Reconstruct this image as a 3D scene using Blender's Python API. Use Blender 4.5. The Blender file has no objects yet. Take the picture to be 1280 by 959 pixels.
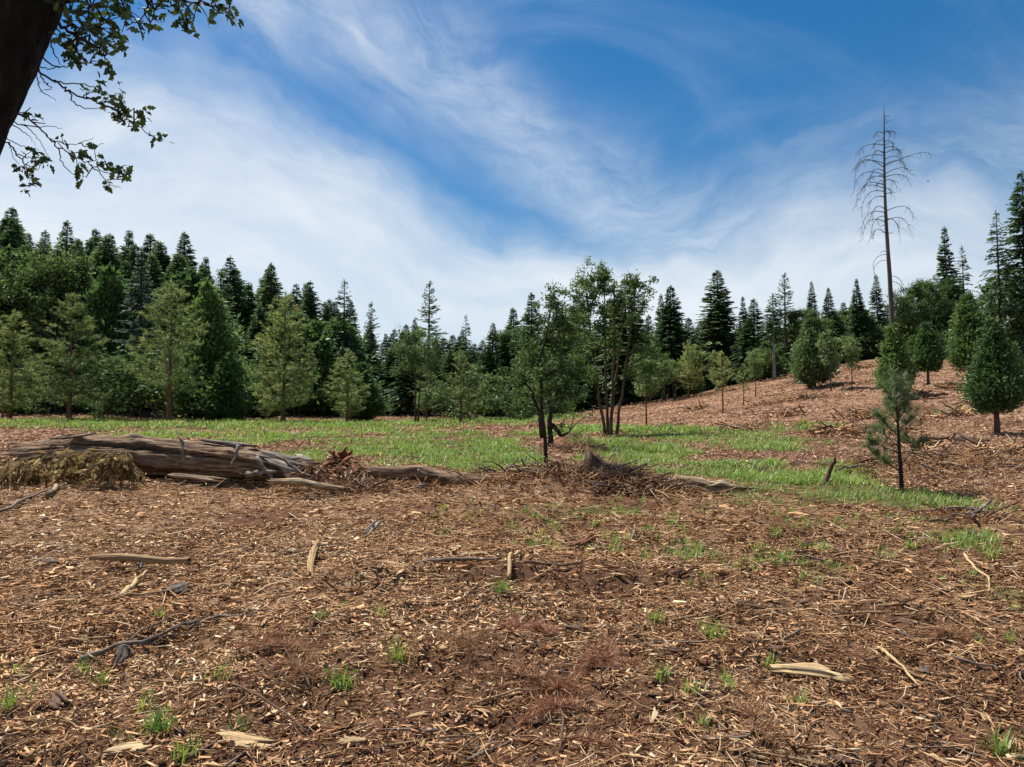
import bpy, math
import numpy as np
from mathutils import Vector, Matrix

# ------------------------------------------------------------------ camera, world, sun, exposure
S = bpy.context.scene
COL = S.collection
W0, H0 = 1280.0, 959.0
FPX = 931.0                                    # focal length in pixels of the photograph
PITCH = math.atan(60.5 / FPX)
CAMZ = 1.6
SUN_EL, SUN_AZ = math.radians(62), math.radians(-48)     # azimuth from +Y towards +X (negative: from the left)

cam = bpy.data.cameras.new('camera'); camo = bpy.data.objects.new('camera', cam); COL.objects.link(camo)
camo.location = (0, 0, CAMZ); camo.rotation_euler = (math.pi / 2 + PITCH, 0, 0)
cam.sensor_width = 36; cam.lens = FPX / W0 * 36; cam.clip_start = 0.05; cam.clip_end = 6000
S.camera = camo
S.view_settings.view_transform = 'Standard'; S.view_settings.look = 'None'
S.view_settings.gamma = 1.0; S.view_settings.use_curve_mapping = False
S.view_settings.exposure = 0.95


def ray(px, py):
    cx = (px - W0 / 2) / FPX; cz = -(py - (H0 / 2)) / FPX
    return np.array([cx, math.cos(PITCH) - cz * math.sin(PITCH), math.sin(PITCH) + cz * math.cos(PITCH)])


def azel(px, py):
    r = ray(px, py)
    return math.atan2(r[0], r[1]), math.atan2(r[2], math.hypot(r[0], r[1]))


def build_world():
    w = bpy.data.worlds.new('World'); S.world = w; w.use_nodes = True
    nt = w.node_tree; N = nt.nodes; Lk = nt.links; N.clear()
    def nd(t, **k):
        n = N.new(t)
        for a, b in k.items(): setattr(n, a, b)
        return n
    def put(sock, v):
        if isinstance(v, (int, float)): sock.default_value = v
        else: Lk.new(v, sock)
    def mth(op, a, b=None, c=None, clamp=False):
        n = nd('ShaderNodeMath', operation=op, use_clamp=clamp); put(n.inputs[0], a)
        if b is not None: put(n.inputs[1], b)
        if c is not None: put(n.inputs[2], c)
        return n.outputs[0]
    def sstep(v, lo, hi):
        n = nd('ShaderNodeMapRange', interpolation_type='SMOOTHSTEP'); put(n.inputs[0], v)
        n.inputs[1].default_value = lo; n.inputs[2].default_value = hi
        return n.outputs[0]
    def curve(v, pts, lo=-1.2, hi=1.2, s=2.0):
        # value in [-1.2, 1.2] rad -> elevation (stored scaled by 1/s)
        n = nd('ShaderNodeFloatCurve')
        put(n.inputs['Value'], mth('MULTIPLY_ADD', v, 1 / (hi - lo), -lo / (hi - lo), clamp=True))
        c = n.mapping.curves[0]
        pts = [((a - lo) / (hi - lo), e / s) for a, e in pts]
        c.points[0].location = pts[0]; c.points[1].location = pts[-1]
        for p in pts[1:-1]: c.points.new(*p)
        n.mapping.update()
        return mth('MULTIPLY', n.outputs[0], s)
    sky = nd('ShaderNodeTexSky', sky_type='NISHITA'); sky.sun_disc = False
    sky.sun_elevation = SUN_EL; sky.sun_rotation = SUN_AZ
    sky.altitude = 900; sky.air_density = 1.35; sky.dust_density = 0.5; sky.ozone_density = 3.0
    tc = nd('ShaderNodeTexCoord'); sep = nd('ShaderNodeSeparateXYZ'); Lk.new(tc.outputs['Generated'], sep.inputs[0])
    X, Y, Z = sep.outputs
    az = mth('ARCTAN2', X, Y); el = mth('ARCSINE', Z)
    def noise(vec, scale, detail, rough=0.55, dist=0.0):
        n = nd('ShaderNodeTexNoise'); n.inputs['Scale'].default_value = scale
        n.inputs['Detail'].default_value = detail; n.inputs['Roughness'].default_value = rough
        n.inputs['Distortion'].default_value = dist
        Lk.new(vec, n.inputs['Vector']); return n.outputs['Fac']
    edge_px = [(-700, 90), (-300, 70), (0, 62), (150, 66), (290, 92), (400, 150), (520, 215), (640, 248), (760, 266),
               (870, 258), (960, 232), (1050, 200), (1130, 178), (1220, 188), (1290, 200), (1500, 180)]
    pts = [azel(*p) for p in edge_px]
    pts = [(-1.2, pts[0][1])] + pts + [(1.2, pts[-1][1])]
    edge = curve(az, pts)
    warp = mth('MULTIPLY_ADD', noise(tc.outputs['Generated'], 2.6, 5), 0.26, -0.13)
    t = mth('ADD', mth('SUBTRACT', edge, el), warp)
    cmb = nd('ShaderNodeCombineXYZ')
    Lk.new(mth('MULTIPLY', mth('COSINE', az), 1.3), cmb.inputs[0]); Lk.new(mth('MULTIPLY', mth('SINE', az), 1.3), cmb.inputs[1])
    Lk.new(mth('MULTIPLY', t, 4.2), cmb.inputs[2])
    streak = noise(cmb.outputs[0], 1.7, 10, 0.56, 0.15)
    fine = noise(cmb.outputs[0], 5.0, 8, 0.62, 0.25)
    # main veil under its curved upper edge
    m = sstep(mth('ADD', t, mth('MULTIPLY_ADD', streak, 0.30, -0.15)), -0.08, 0.16)
    m = mth('MULTIPLY', m, mth('ADD', mth('MULTIPLY_ADD', streak, 0.95, 0.36), mth('MULTIPLY_ADD', fine, 0.28, -0.14)), clamp=True)
    # thin second filament that comes down from the zenith and joins the veil
    p2 = [(-900, -900), (-300, -620), (100, -260), (330, -40), (450, 20), (560, 92), (650, 178), (740, 262), (860, 300), (1280, 240)]
    pp = [azel(*p) for p in p2]; pp = [(-1.2, pp[0][1])] + [q for q in pp if -1.15 < q[0] < 1.15] + [(1.2, pp[-1][1])]
    t2 = mth('SUBTRACT', mth('ADD', el, mth('MULTIPLY', warp, 0.7)), curve(az, pp))
    g2 = mth('POWER', 2.718, mth('MULTIPLY', mth('MULTIPLY', t2, t2), -130.0))
    g2 = mth('MULTIPLY', g2, mth('MULTIPLY_ADD', fine, 1.7, -0.40), clamp=True)
    # faint cirrus everywhere
    v3 = nd('ShaderNodeMapping'); Lk.new(tc.outputs['Generated'], v3.inputs[0])
    v3.inputs['Rotation'].default_value = (0.2, 0.5, 0.6); v3.inputs['Scale'].default_value = (1.2, 3.6, 1.6)
    f3 = mth('MULTIPLY', sstep(noise(v3.outputs[0], 1.5, 8, 0.6, 0.6), 0.44, 0.80), 0.34)
    fac = mth('MAXIMUM', m, mth('MULTIPLY', g2, 0.80)); fac = mth('ADD', fac, mth('MULTIPLY', f3, mth('SUBTRACT', 1.0, fac)), clamp=True)
    fac = mth('MULTIPLY', fac, 0.93)
    mix = nd('ShaderNodeMix', data_type='RGBA'); Lk.new(fac, mix.inputs[0])
    hs = nd('ShaderNodeHueSaturation'); hs.inputs['Saturation'].default_value = 1.42; hs.inputs['Value'].default_value = 1.0
    Lk.new(sky.outputs[0], hs.inputs['Color'])
    Lk.new(hs.outputs[0], mix.inputs[6]); mix.inputs[7].default_value = (8.7, 9.3, 9.9, 1)
    bg = nd('ShaderNodeBackground'); bg.inputs[1].default_value = 0.0505; Lk.new(mix.outputs[2], bg.inputs[0])
    out = nd('ShaderNodeOutputWorld'); Lk.new(bg.outputs[0], out.inputs[0])
build_world()

sl = bpy.data.lights.new('sun', 'SUN'); sl.energy = 4.3; sl.angle = math.radians(3.0); sl.color = (1.0, 0.955, 0.88)
so = bpy.data.objects.new('sun', sl); COL.objects.link(so)
sd = Vector((math.sin(SUN_AZ) * math.cos(SUN_EL), math.cos(SUN_AZ) * math.cos(SUN_EL), math.sin(SUN_EL)))
so.location = sd * 60; so.rotation_euler = sd.to_track_quat('Z', 'Y').to_euler()

# ------------------------------------------------------------------ numeric helpers
RNG = np.random.default_rng(20240611)


def hash2(ix, iy, seed):
    h = (ix.astype(np.int64) * 374761393 + iy.astype(np.int64) * 668265263 + seed * 1442695041) & 0xffffffff
    h = ((h ^ (h >> 13)) * 1274126177) & 0xffffffff
    h = (h ^ (h >> 16)) & 0xffffffff
    return h / 4294967295.0


def vnoise(x, y, seed=0):
    x = np.asarray(x, float); y = np.asarray(y, float)
    ix = np.floor(x); iy = np.floor(y); fx = x - ix; fy = y - iy
    fx = fx * fx * (3 - 2 * fx); fy = fy * fy * (3 - 2 * fy)
    a = hash2(ix, iy, seed); b = hash2(ix + 1, iy, seed); c = hash2(ix, iy + 1, seed); d = hash2(ix + 1, iy + 1, seed)
    return (a + (b - a) * fx) * (1 - fy) + (c + (d - c) * fx) * fy


def fbm(x, y, seed=0, octv=4, rough=0.5):
    s = 0; a = 1; t = 0
    for o in range(octv):
        s = s + a * vnoise(np.asarray(x) * 2 ** o + 17.3 * o, np.asarray(y) * 2 ** o - 9.1 * o, seed + o); t += a; a *= rough
    return s / t


def norm(v):
    return v / np.maximum(np.linalg.norm(v, axis=-1, keepdims=True), 1e-9)


class MB:
    """collects vertices, faces and a per-vertex 0..1 tint, builds one mesh"""
    def __init__(s): s.v = []; s.q = []; s.t = []; s.c = []; s.n = 0
    def add(s, v, f, tint=0.5):
        v = np.asarray(v, float).reshape(-1, 3); f = np.asarray(f, int)
        (s.q if f.shape[1] == 4 else s.t).append(f + s.n)
        s.c.append(np.broadcast_to(np.asarray(tint, float), (len(v),))); s.v.append(v); s.n += len(v)
        return s
    def more_faces(s, f):                       # faces on the vertices added last
        f = np.asarray(f, int) + (s.n - len(s.v[-1])); (s.q if f.shape[1] == 4 else s.t).append(f)
    def mesh(s, name, mat, smooth=False):
        me = bpy.data.meshes.new(name)
        V = np.concatenate(s.v); C = np.concatenate(s.c)
        Q = np.concatenate(s.q) if s.q else np.zeros((0, 4), int); T = np.concatenate(s.t) if s.t else np.zeros((0, 3), int)
        me.vertices.add(len(V)); me.vertices.foreach_set('co', V.astype(np.float32).ravel())
        nl = Q.size + T.size; me.loops.add(nl)
        me.loops.foreach_set('vertex_index', np.concatenate([Q.ravel(), T.ravel()]).astype(np.int32))
        me.polygons.add(len(Q) + len(T))
        me.polygons.foreach_set('loop_start', np.concatenate([np.arange(len(Q)) * 4, Q.size + np.arange(len(T)) * 3]).astype(np.int32))
        if smooth: me.polygons.foreach_set('use_smooth', np.ones(len(Q) + len(T), bool))
        me.update(calc_edges=True)
        a = me.attributes.new('tint', 'FLOAT', 'POINT'); a.data.foreach_set('value', C.astype(np.float32))
        me.materials.append(mat)
        return me


def link(name, me, parent=None, loc=None):
    o = bpy.data.objects.new(name, me); COL.objects.link(o)
    if parent is not None: o.parent = parent
    if loc is not None: o.location = loc
    return o


def tag(o, label=None, cat=None, group=None, kind=None):
    if label: o['label'] = label
    if cat: o['category'] = cat
    if group: o['group'] = group
    if kind: o['kind'] = kind
    return o


def frames(pts):
    t = np.gradient(pts, axis=0); t = norm(t)
    m = np.abs(t.mean(0)); ref = np.array([1.0, 0, 0]) if m[2] > max(m[0], m[1]) else np.array([0, 0, 1.0])
    a = norm(np.cross(t, ref)); b = np.cross(a, t)
    return t, a, b


def tube(mb, pts, rad, sides=6, tint=0.5, rough=0.0, rng=None, cap=True, flat=1.0, groove=None):
    pts = np.asarray(pts, float); n = len(pts); rad = np.broadcast_to(np.asarray(rad, float), (n,))
    t, a, b = frames(pts)
    th = np.arange(sides) * 2 * math.pi / sides
    rr = np.repeat(rad[:, None], sides, 1)
    if rough and rng is not None: rr = rr * (1 + rough * (rng.random((n, sides)) - 0.5) * 2)
    if groove is not None: rr = rr * groove(np.linspace(0, 1, n)[:, None], th[None, :])
    v = pts[:, None, :] + rr[:, :, None] * (np.cos(th)[None, :, None] * a[:, None, :] + flat * np.sin(th)[None, :, None] * b[:, None, :])
    i = np.arange(n - 1)[:, None] * sides; k = np.arange(sides)[None, :]; k2 = (k + 1) % sides
    f = np.stack([i + k, i + k2, i + sides + k2, i + sides + k], -1).reshape(-1, 4)
    v = v.reshape(-1, 3)
    if cap:
        v = np.concatenate([v, pts[:1], pts[-1:]])
        tn = np.broadcast_to(np.asarray(tint, float), (len(v),)) if np.ndim(tint) == 0 else np.concatenate([tint, [tint[0], tint[-1]]])
        mb.add(v, f, tn); k = np.arange(sides); k2 = (k + 1) % sides
        mb.more_faces(np.stack([np.full(sides, n * sides), k2, k], -1))
        mb.more_faces(np.stack([np.full(sides, n * sides + 1), (n - 1) * sides + k, (n - 1) * sides + k2], -1))
    else:
        mb.add(v, f, tint)


def many_tubes(mb, P, R, sides=3, tint=0.3):
    """P (N,K,3) polylines, R (N,K) radii"""
    N, K, _ = P.shape
    t = norm(np.gradient(P, axis=1)); ref = np.where(np.abs(t[..., 2:3]) > 0.85, np.array([1.0, 0, 0]), np.array([0, 0, 1.0]))
    a = norm(np.cross(t, ref)); b = np.cross(a, t)
    th = np.arange(sides) * 2 * math.pi / sides
    v = P[:, :, None, :] + R[:, :, None, None] * (np.cos(th)[None, None, :, None] * a[:, :, None, :] + np.sin(th)[None, None, :, None] * b[:, :, None, :])
    base = (np.arange(N) * K * sides)[:, None, None] + (np.arange(K - 1) * sides)[None, :, None]
    k = np.arange(sides)[None, None, :]; k2 = (k + 1) % sides
    f = np.stack([base + k, base + k2, base + sides + k2, base + sides + k], -1).reshape(-1, 4)
    mb.add(v.reshape(-1, 3), f, tint if np.ndim(tint) == 0 else np.repeat(tint, K * sides))


def cards(mb, B, D, Nn, L, Wd, tint, mid=0.45, curl=0.0):
    """leaf-shaped quads: base B, direction D, rough normal Nn"""
    D = norm(D); sd_ = norm(np.cross(D, Nn)); up = np.cross(sd_, D)
    L = np.asarray(L)[:, None]; Wd = np.asarray(Wd)[:, None]
    m = B + D * L * mid
    v = np.stack([B, m + sd_ * Wd / 2 + up * curl * Wd, B + D * L, m - sd_ * Wd / 2 + up * curl * Wd], 1).reshape(-1, 3)
    f = np.arange(len(B))[:, None] * 4 + np.array([0, 1, 2, 3])[None, :]
    mb.add(v, f, np.repeat(np.broadcast_to(tint, (len(B),)), 4))


def tris(mb, B, D, Nn, L, Wd, tint):
    D = norm(D); sd_ = norm(np.cross(D, Nn)); L = np.asarray(L)[:, None]; Wd = np.asarray(Wd)[:, None]
    v = np.stack([B - sd_ * Wd / 2, B + sd_ * Wd / 2, B + D * L], 1).reshape(-1, 3)
    f = np.arange(len(B))[:, None] * 3 + np.array([0, 1, 2])[None, :]
    mb.add(v, f, np.repeat(np.broadcast_to(tint, (len(B),)), 3))


def rvec(rng, n): return norm(rng.normal(size=(n, 3)))

# ------------------------------------------------------------------ materials
def new_mat(name):
    m = bpy.data.materials.new(name); m.use_nodes = True; m.node_tree.nodes.clear(); return m


def ramp(nt, fac, stops):
    r = nt.nodes.new('ShaderNodeValToRGB'); e = r.color_ramp.elements
    while len(e) < len(stops): e.new(0.5)
    for el_, (p, c) in zip(e, stops): el_.position = p; el_.color = (*c, 1)
    nt.links.new(fac, r.inputs[0]); return r.outputs[0]


def leaf_mat(name, stops, trans=0.42, tcol=1.25, objvar=0.22, gloss=0.05):
    m = new_mat(name); nt = m.node_tree; L = nt.links
    at = nt.nodes.new('ShaderNodeAttribute'); at.attribute_name = 'tint'
    c = ramp(nt, at.outputs['Fac'], stops)
    oi = nt.nodes.new('ShaderNodeObjectInfo')
    mr = nt.nodes.new('ShaderNodeMapRange'); L.new(oi.outputs['Random'], mr.inputs[0]); mr.inputs[3].default_value = 1 - objvar; mr.inputs[4].default_value = 1 + objvar
    hs = nt.nodes.new('ShaderNodeHueSaturation'); L.new(c, hs.inputs['Color']); L.new(mr.outputs[0], hs.inputs['Value'])
    mr2 = nt.nodes.new('ShaderNodeMapRange'); L.new(oi.outputs['Random'], mr2.inputs[0]); mr2.inputs[3].default_value = 0.515; mr2.inputs[4].default_value = 0.485
    L.new(mr2.outputs[0], hs.inputs['Hue'])
    d = nt.nodes.new('ShaderNodeBsdfDiffuse'); L.new(hs.outputs[0], d.inputs[0])
    t = nt.nodes.new('ShaderNodeBsdfTranslucent')
    h2 = nt.nodes.new('ShaderNodeHueSaturation'); L.new(hs.outputs[0], h2.inputs['Color']); h2.inputs['Value'].default_value = tcol; h2.inputs['Hue'].default_value = 0.49
    L.new(h2.outputs[0], t.inputs[0])
    g = nt.nodes.new('ShaderNodeBsdfGlossy'); g.inputs['Roughness'].default_value = 0.5; g.inputs[0].default_value = (0.7, 0.75, 0.7, 1)
    m1 = nt.nodes.new('ShaderNodeMixShader'); m1.inputs[0].default_value = trans; L.new(d.outputs[0], m1.inputs[1]); L.new(t.outputs[0], m1.inputs[2])
    m2 = nt.nodes.new('ShaderNodeMixShader'); m2.inputs[0].default_value = gloss; L.new(m1.outputs[0], m2.inputs[1]); L.new(g.outputs[0], m2.inputs[2])
    o = nt.nodes.new('ShaderNodeOutputMaterial'); L.new(m2.outputs[0], o.inputs[0])
    return m


def wood_mat(name, stops, scale=8.0, stretch=(1, 1, 1), bump=0.35, rough=0.85, tintw=0.0, coords='Object', bd=0.02, crack=0.0):
    """streaky wood or bark; tint attribute shifts along the ramp"""
    m = new_mat(name); nt = m.node_tree; L = nt.links
    tc = nt.nodes.new('ShaderNodeTexCoord'); mp = nt.nodes.new('ShaderNodeMapping'); L.new(tc.outputs[coords], mp.inputs[0]); mp.inputs['Scale'].default_value = stretch
    n = nt.nodes.new('ShaderNodeTexNoise'); n.inputs['Scale'].default_value = scale; n.inputs['Detail'].default_value = 6; n.inputs['Roughness'].default_value = 0.65
    L.new(mp.outputs[0], n.inputs['Vector'])
    fac = n.outputs['Fac']
    if tintw:
        at = nt.nodes.new('ShaderNodeAttribute'); at.attribute_name = 'tint'
        mx = nt.nodes.new('ShaderNodeMix'); mx.inputs[0].default_value = tintw; L.new(fac, mx.inputs[2]); L.new(at.outputs['Fac'], mx.inputs[3]); fac = mx.outputs[0]
    c = ramp(nt, fac, stops)
    if crack:
        mp2 = nt.nodes.new('ShaderNodeMapping'); L.new(tc.outputs[coords], mp2.inputs[0]); mp2.inputs['Scale'].default_value = (stretch[0] * 1.6, stretch[1] * 2.2, stretch[2] * 2.2)
        n2 = nt.nodes.new('ShaderNodeTexNoise'); n2.inputs['Scale'].default_value = scale * .8; n2.inputs['Detail'].default_value = 3; L.new(mp2.outputs[0], n2.inputs['Vector'])
        k = ramp(nt, n2.outputs['Fac'], [(0.36, (1 - crack,) * 3), (0.47, (1, 1, 1))])
        mm = nt.nodes.new('ShaderNodeMix'); mm.data_type = 'RGBA'; mm.blend_type = 'MULTIPLY'; mm.inputs[0].default_value = 1; L.new(c, mm.inputs[6]); L.new(k, mm.inputs[7]); c = mm.outputs[2]
    b = nt.nodes.new('ShaderNodeBsdfPrincipled'); L.new(c, b.inputs['Base Color']); b.inputs['Roughness'].default_value = rough
    b.inputs['Specular IOR Level'].default_value = 0.2
    bp = nt.nodes.new('ShaderNodeBump'); bp.inputs['Strength'].default_value = bump; bp.inputs['Distance'].default_value = bd; L.new(n.outputs['Fac'], bp.inputs['Height']); L.new(bp.outputs[0], b.inputs['Normal'])
    o = nt.nodes.new('ShaderNodeOutputMaterial'); L.new(b.outputs[0], o.inputs[0])
    return m


def tint_mat(name, stops, rough=0.9):
    m = new_mat(name); nt = m.node_tree
    at = nt.nodes.new('ShaderNodeAttribute'); at.attribute_name = 'tint'
    c = ramp(nt, at.outputs['Fac'], stops)
    d = nt.nodes.new('ShaderNodeBsdfDiffuse'); nt.links.new(c, d.inputs[0])
    o = nt.nodes.new('ShaderNodeOutputMaterial'); nt.links.new(d.outputs[0], o.inputs[0])
    return m


M = {}
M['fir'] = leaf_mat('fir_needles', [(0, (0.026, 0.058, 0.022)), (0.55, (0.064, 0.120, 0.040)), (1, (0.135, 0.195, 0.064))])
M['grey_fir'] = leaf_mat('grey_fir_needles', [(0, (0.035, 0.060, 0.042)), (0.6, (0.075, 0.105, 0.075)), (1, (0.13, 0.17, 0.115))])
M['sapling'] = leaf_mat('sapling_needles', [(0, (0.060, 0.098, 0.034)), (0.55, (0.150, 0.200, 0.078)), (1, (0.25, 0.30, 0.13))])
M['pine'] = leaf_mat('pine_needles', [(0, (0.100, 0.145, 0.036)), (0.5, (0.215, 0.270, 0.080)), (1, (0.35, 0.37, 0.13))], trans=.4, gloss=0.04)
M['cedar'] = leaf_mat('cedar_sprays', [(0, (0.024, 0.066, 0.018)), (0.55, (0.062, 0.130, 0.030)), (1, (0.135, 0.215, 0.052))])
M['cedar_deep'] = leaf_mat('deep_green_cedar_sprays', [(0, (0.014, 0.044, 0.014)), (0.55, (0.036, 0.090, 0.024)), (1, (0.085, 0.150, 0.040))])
M['leaf'] = leaf_mat('broad_leaves', [(0, (0.036, 0.072, 0.018)), (0.5, (0.080, 0.135, 0.032)), (1, (0.155, 0.220, 0.062))], trans=0.38, gloss=0.03)
M['light_leaf'] = leaf_mat('light_green_leaves', [(0, (0.070, 0.120, 0.030)), (0.5, (0.145, 0.220, 0.060)), (1, (0.24, 0.32, 0.10))], trans=0.40)
M['mid_leaf'] = leaf_mat('mid_green_leaves', [(0, (0.040, 0.080, 0.020)), (0.5, (0.092, 0.155, 0.036)), (1, (0.17, 0.25, 0.07))], trans=0.42, gloss=0.03)  # a slightly paler green than broad_leaves, for the five-stemmed clump
M['oak_leaf'] = leaf_mat('oak_leaves', [(0, (0.022, 0.046, 0.012)), (0.5, (0.045, 0.085, 0.018)), (1, (0.10, 0.135, 0.03))], trans=0.18)
M['grass'] = leaf_mat('grass_blades', [(0, (0.095, 0.175, 0.020)), (0.55, (0.190, 0.305, 0.040)), (0.86, (0.31, 0.35, 0.095)), (1, (0.46, 0.38, 0.19))], trans=0.42, objvar=0.04)
M['dead_leaf'] = leaf_mat('dead_foliage', [(0, (0.12, 0.075, 0.032)), (0.5, (0.30, 0.205, 0.092)), (1, (0.48, 0.36, 0.18))], trans=0.25, objvar=0.05, gloss=0.0)
M['red_needle'] = leaf_mat('red_dead_needles', [(0, (0.20, 0.085, 0.038)), (0.6, (0.38, 0.19, 0.085)), (1, (0.50, 0.31, 0.16))], trans=0.2, objvar=0.08)
M['bark_brown'] = wood_mat('brown_bark', [(0.3, (0.035, 0.022, 0.016)), (0.55, (0.10, 0.062, 0.042)), (0.75, (0.17, 0.115, 0.080))], 9, (1, 1, 0.25))
M['bark_pine'] = wood_mat('reddish_pine_bark', [(0.3, (0.050, 0.028, 0.018)), (0.55, (0.16, 0.085, 0.050)), (0.75, (0.26, 0.155, 0.10))], 9, (1, 1, 0.25))
M['bark_dark'] = wood_mat('dark_bark', [(0.3, (0.014, 0.011, 0.009)), (0.55, (0.040, 0.030, 0.024)), (0.8, (0.085, 0.066, 0.052))], 10, (1, 1, 0.3), bump=0.8, bd=0.05)
M['bark_silhouette'] = wood_mat('silhouetted_oak_bark', [(0.3, (0.006, 0.005, 0.005)), (0.55, (0.018, 0.015, 0.013)), (0.8, (0.045, 0.038, 0.032))], 14, (1, 1, 0.3), bump=1.0, bd=0.06)  # backlit silhouette shade of the oak trunk put into the bark colour
M['bark_snag'] = wood_mat('weathered_snag_wood', [(0.3, (0.045, 0.037, 0.032)), (0.55, (0.105, 0.090, 0.080)), (0.8, (0.22, 0.195, 0.175))], 3, (1, 1, 0.08))
M['bark_pale'] = wood_mat('pale_bare_trunk', [(0.3, (0.14, 0.12, 0.10)), (0.55, (0.28, 0.25, 0.22)), (0.8, (0.42, 0.38, 0.34))], 3, (1, 1, 0.15))
M['log'] = wood_mat('old_log_wood', [(0.22, (0.035, 0.020, 0.012)), (0.42, (0.150, 0.088, 0.050)), (0.60, (0.29, 0.190, 0.115)), (0.82, (0.45, 0.34, 0.235))], 5, (0.35, 4, 4), bump=1.0, tintw=0.45, bd=0.06, crack=0.75)
M['log_silver'] = wood_mat('silvered_broken_wood', [(0.25, (0.055, 0.042, 0.034)), (0.5, (0.19, 0.155, 0.125)), (0.75, (0.40, 0.355, 0.30))], 6, (0.35, 4, 4), bump=1.0, tintw=0.3, crack=0.6)
M['log_pale'] = wood_mat('pale_barkless_wood', [(0.25, (0.075, 0.046, 0.026)), (0.48, (0.27, 0.185, 0.105)), (0.74, (0.52, 0.41, 0.27))], 7, (0.35, 4, 4), bump=1.0, tintw=0.5, crack=0.8)
M['rot'] = wood_mat('red_rotten_wood', [(0.25, (0.055, 0.022, 0.012)), (0.5, (0.17, 0.068, 0.035)), (0.8, (0.30, 0.14, 0.075))], 12, bump=0.8)
M['stick_grey'] = wood_mat('grey_stick_bark', [(0.25, (0.045, 0.034, 0.027)), (0.5, (0.14, 0.105, 0.082)), (0.8, (0.32, 0.265, 0.22))], 14, (0.5, 2, 2), tintw=0.3)
M['stick_brown'] = wood_mat('brown_stick_bark', [(0.25, (0.035, 0.020, 0.013)), (0.5, (0.105, 0.060, 0.038)), (0.8, (0.21, 0.13, 0.085))], 14, (0.5, 2, 2), tintw=0.3)
M['stick_tan'] = wood_mat('fresh_split_wood', [(0.15, (0.12, 0.065, 0.030)), (0.45, (0.34, 0.215, 0.110)), (0.8, (0.56, 0.41, 0.23))], 12, (0.3, 6, 6), tintw=0.5, bump=1.0, crack=.45)
M['pale_board'] = wood_mat('pale_split_board', [(0.15, (0.26, 0.15, 0.065)), (0.45, (0.50, 0.34, 0.17)), (0.8, (0.66, 0.50, 0.29))], 12, (0.3, 6, 6), tintw=0.5, bump=0.8, crack=.3)
M['chip_wood'] = wood_mat('wood_chip_faces', [(0.15, (0.15, 0.082, 0.040)), (0.4, (0.34, 0.205, 0.100)), (0.65, (0.52, 0.35, 0.185)), (0.9, (0.66, 0.50, 0.31))], 10, (0.4, 5, 5), tintw=0.65, bump=0.6)
M['chips'] = tint_mat('mixed_wood_chips', [(0, (0.080, 0.042, 0.023)), (0.2, (0.215, 0.106, 0.055)), (0.48, (0.40, 0.218, 0.114)), (0.75, (0.54, 0.335, 0.182)), (0.93, (0.63, 0.445, 0.265)), (1, (0.68, 0.53, 0.36))])
M['chips_far'] = tint_mat('pinkish_wood_chips', [(0, (0.15, 0.084, 0.052)), (0.3, (0.33, 0.190, 0.118)), (0.65, (0.48, 0.295, 0.188)), (1, (0.62, 0.44, 0.29))])
M['grey_piece'] = wood_mat('grey_bark_piece', [(0.25, (0.035, 0.026, 0.020)), (0.5, (0.12, 0.09, 0.07)), (0.8, (0.27, 0.22, 0.18))], 45, (.4, 1.5, 1.5), bump=1.0, tintw=.4, crack=.7)
M['bird'] = tint_mat('dark_plumage', [(0, (0.012, 0.012, 0.014)), (1, (0.05, 0.048, 0.05))])

# ------------------------------------------------------------------ terrain
COLS = [-700, -300, 0, 300, 640, 760, 900, 1000, 1100, 1200, 1300, 1700]
ROWS = {0.0: [0] * 12,
        3.5: [.12] * 12,
        7.0: [.33, .33, .32, .30, .30, .29, .27, .25, .23, .22, .22, .22],
        10.0: [.55, .55, .53, .50, .50, .48, .43, .38, .34, .33, .33, .33],
        14.0: [.8, .8, .78, .76, .76, .74, .62, .53, .47, .47, .5, .5],
        18.0: [1.0, .98, .96, .95, .95, .95, .90, .85, .82, .85, .92, .95],
        22.0: [1.2, 1.18, 1.17, 1.15, 1.15, 1.17, 1.2, 1.2, 1.25, 1.35, 1.5, 1.6],
        30.0: [1.6, 1.6, 1.55, 1.5, 1.5, 1.55, 1.75, 2.1, 2.5, 2.8, 3.0, 3.1],
        38.0: [2.0, 1.95, 1.88, 1.8, 1.8, 1.9, 2.5, 3.2, 3.8, 4.1, 4.3, 4.5],
        48.0: [2.7, 2.5, 2.3, 2.15, 2.15, 2.5, 3.5, 4.6, 5.6, 5.7, 5.7, 6],
        60.0: [4.5, 3.8, 3.0, 2.6, 2.6, 3.3, 4.9, 6.8, 8.2, 7.5, 7.2, 7.5],
        80.0: [10, 8, 6, 4, 3.2, 4.2, 6, 8, 9.4, 9, 9, 9.5],
        110.0: [22, 18, 14, 9, 5, 5, 7, 8.5, 10, 11, 11, 12],
        160.0: [40, 35, 28, 18, 9, 7, 8, 9, 10, 12, 12, 13],
        300.0: [70, 60, 50, 30, 15, 10, 10, 10, 10, 15, 15, 16],
        2500.0: [90, 80, 70, 50, 40, 40, 40, 40, 40, 40, 40, 40]}


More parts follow.
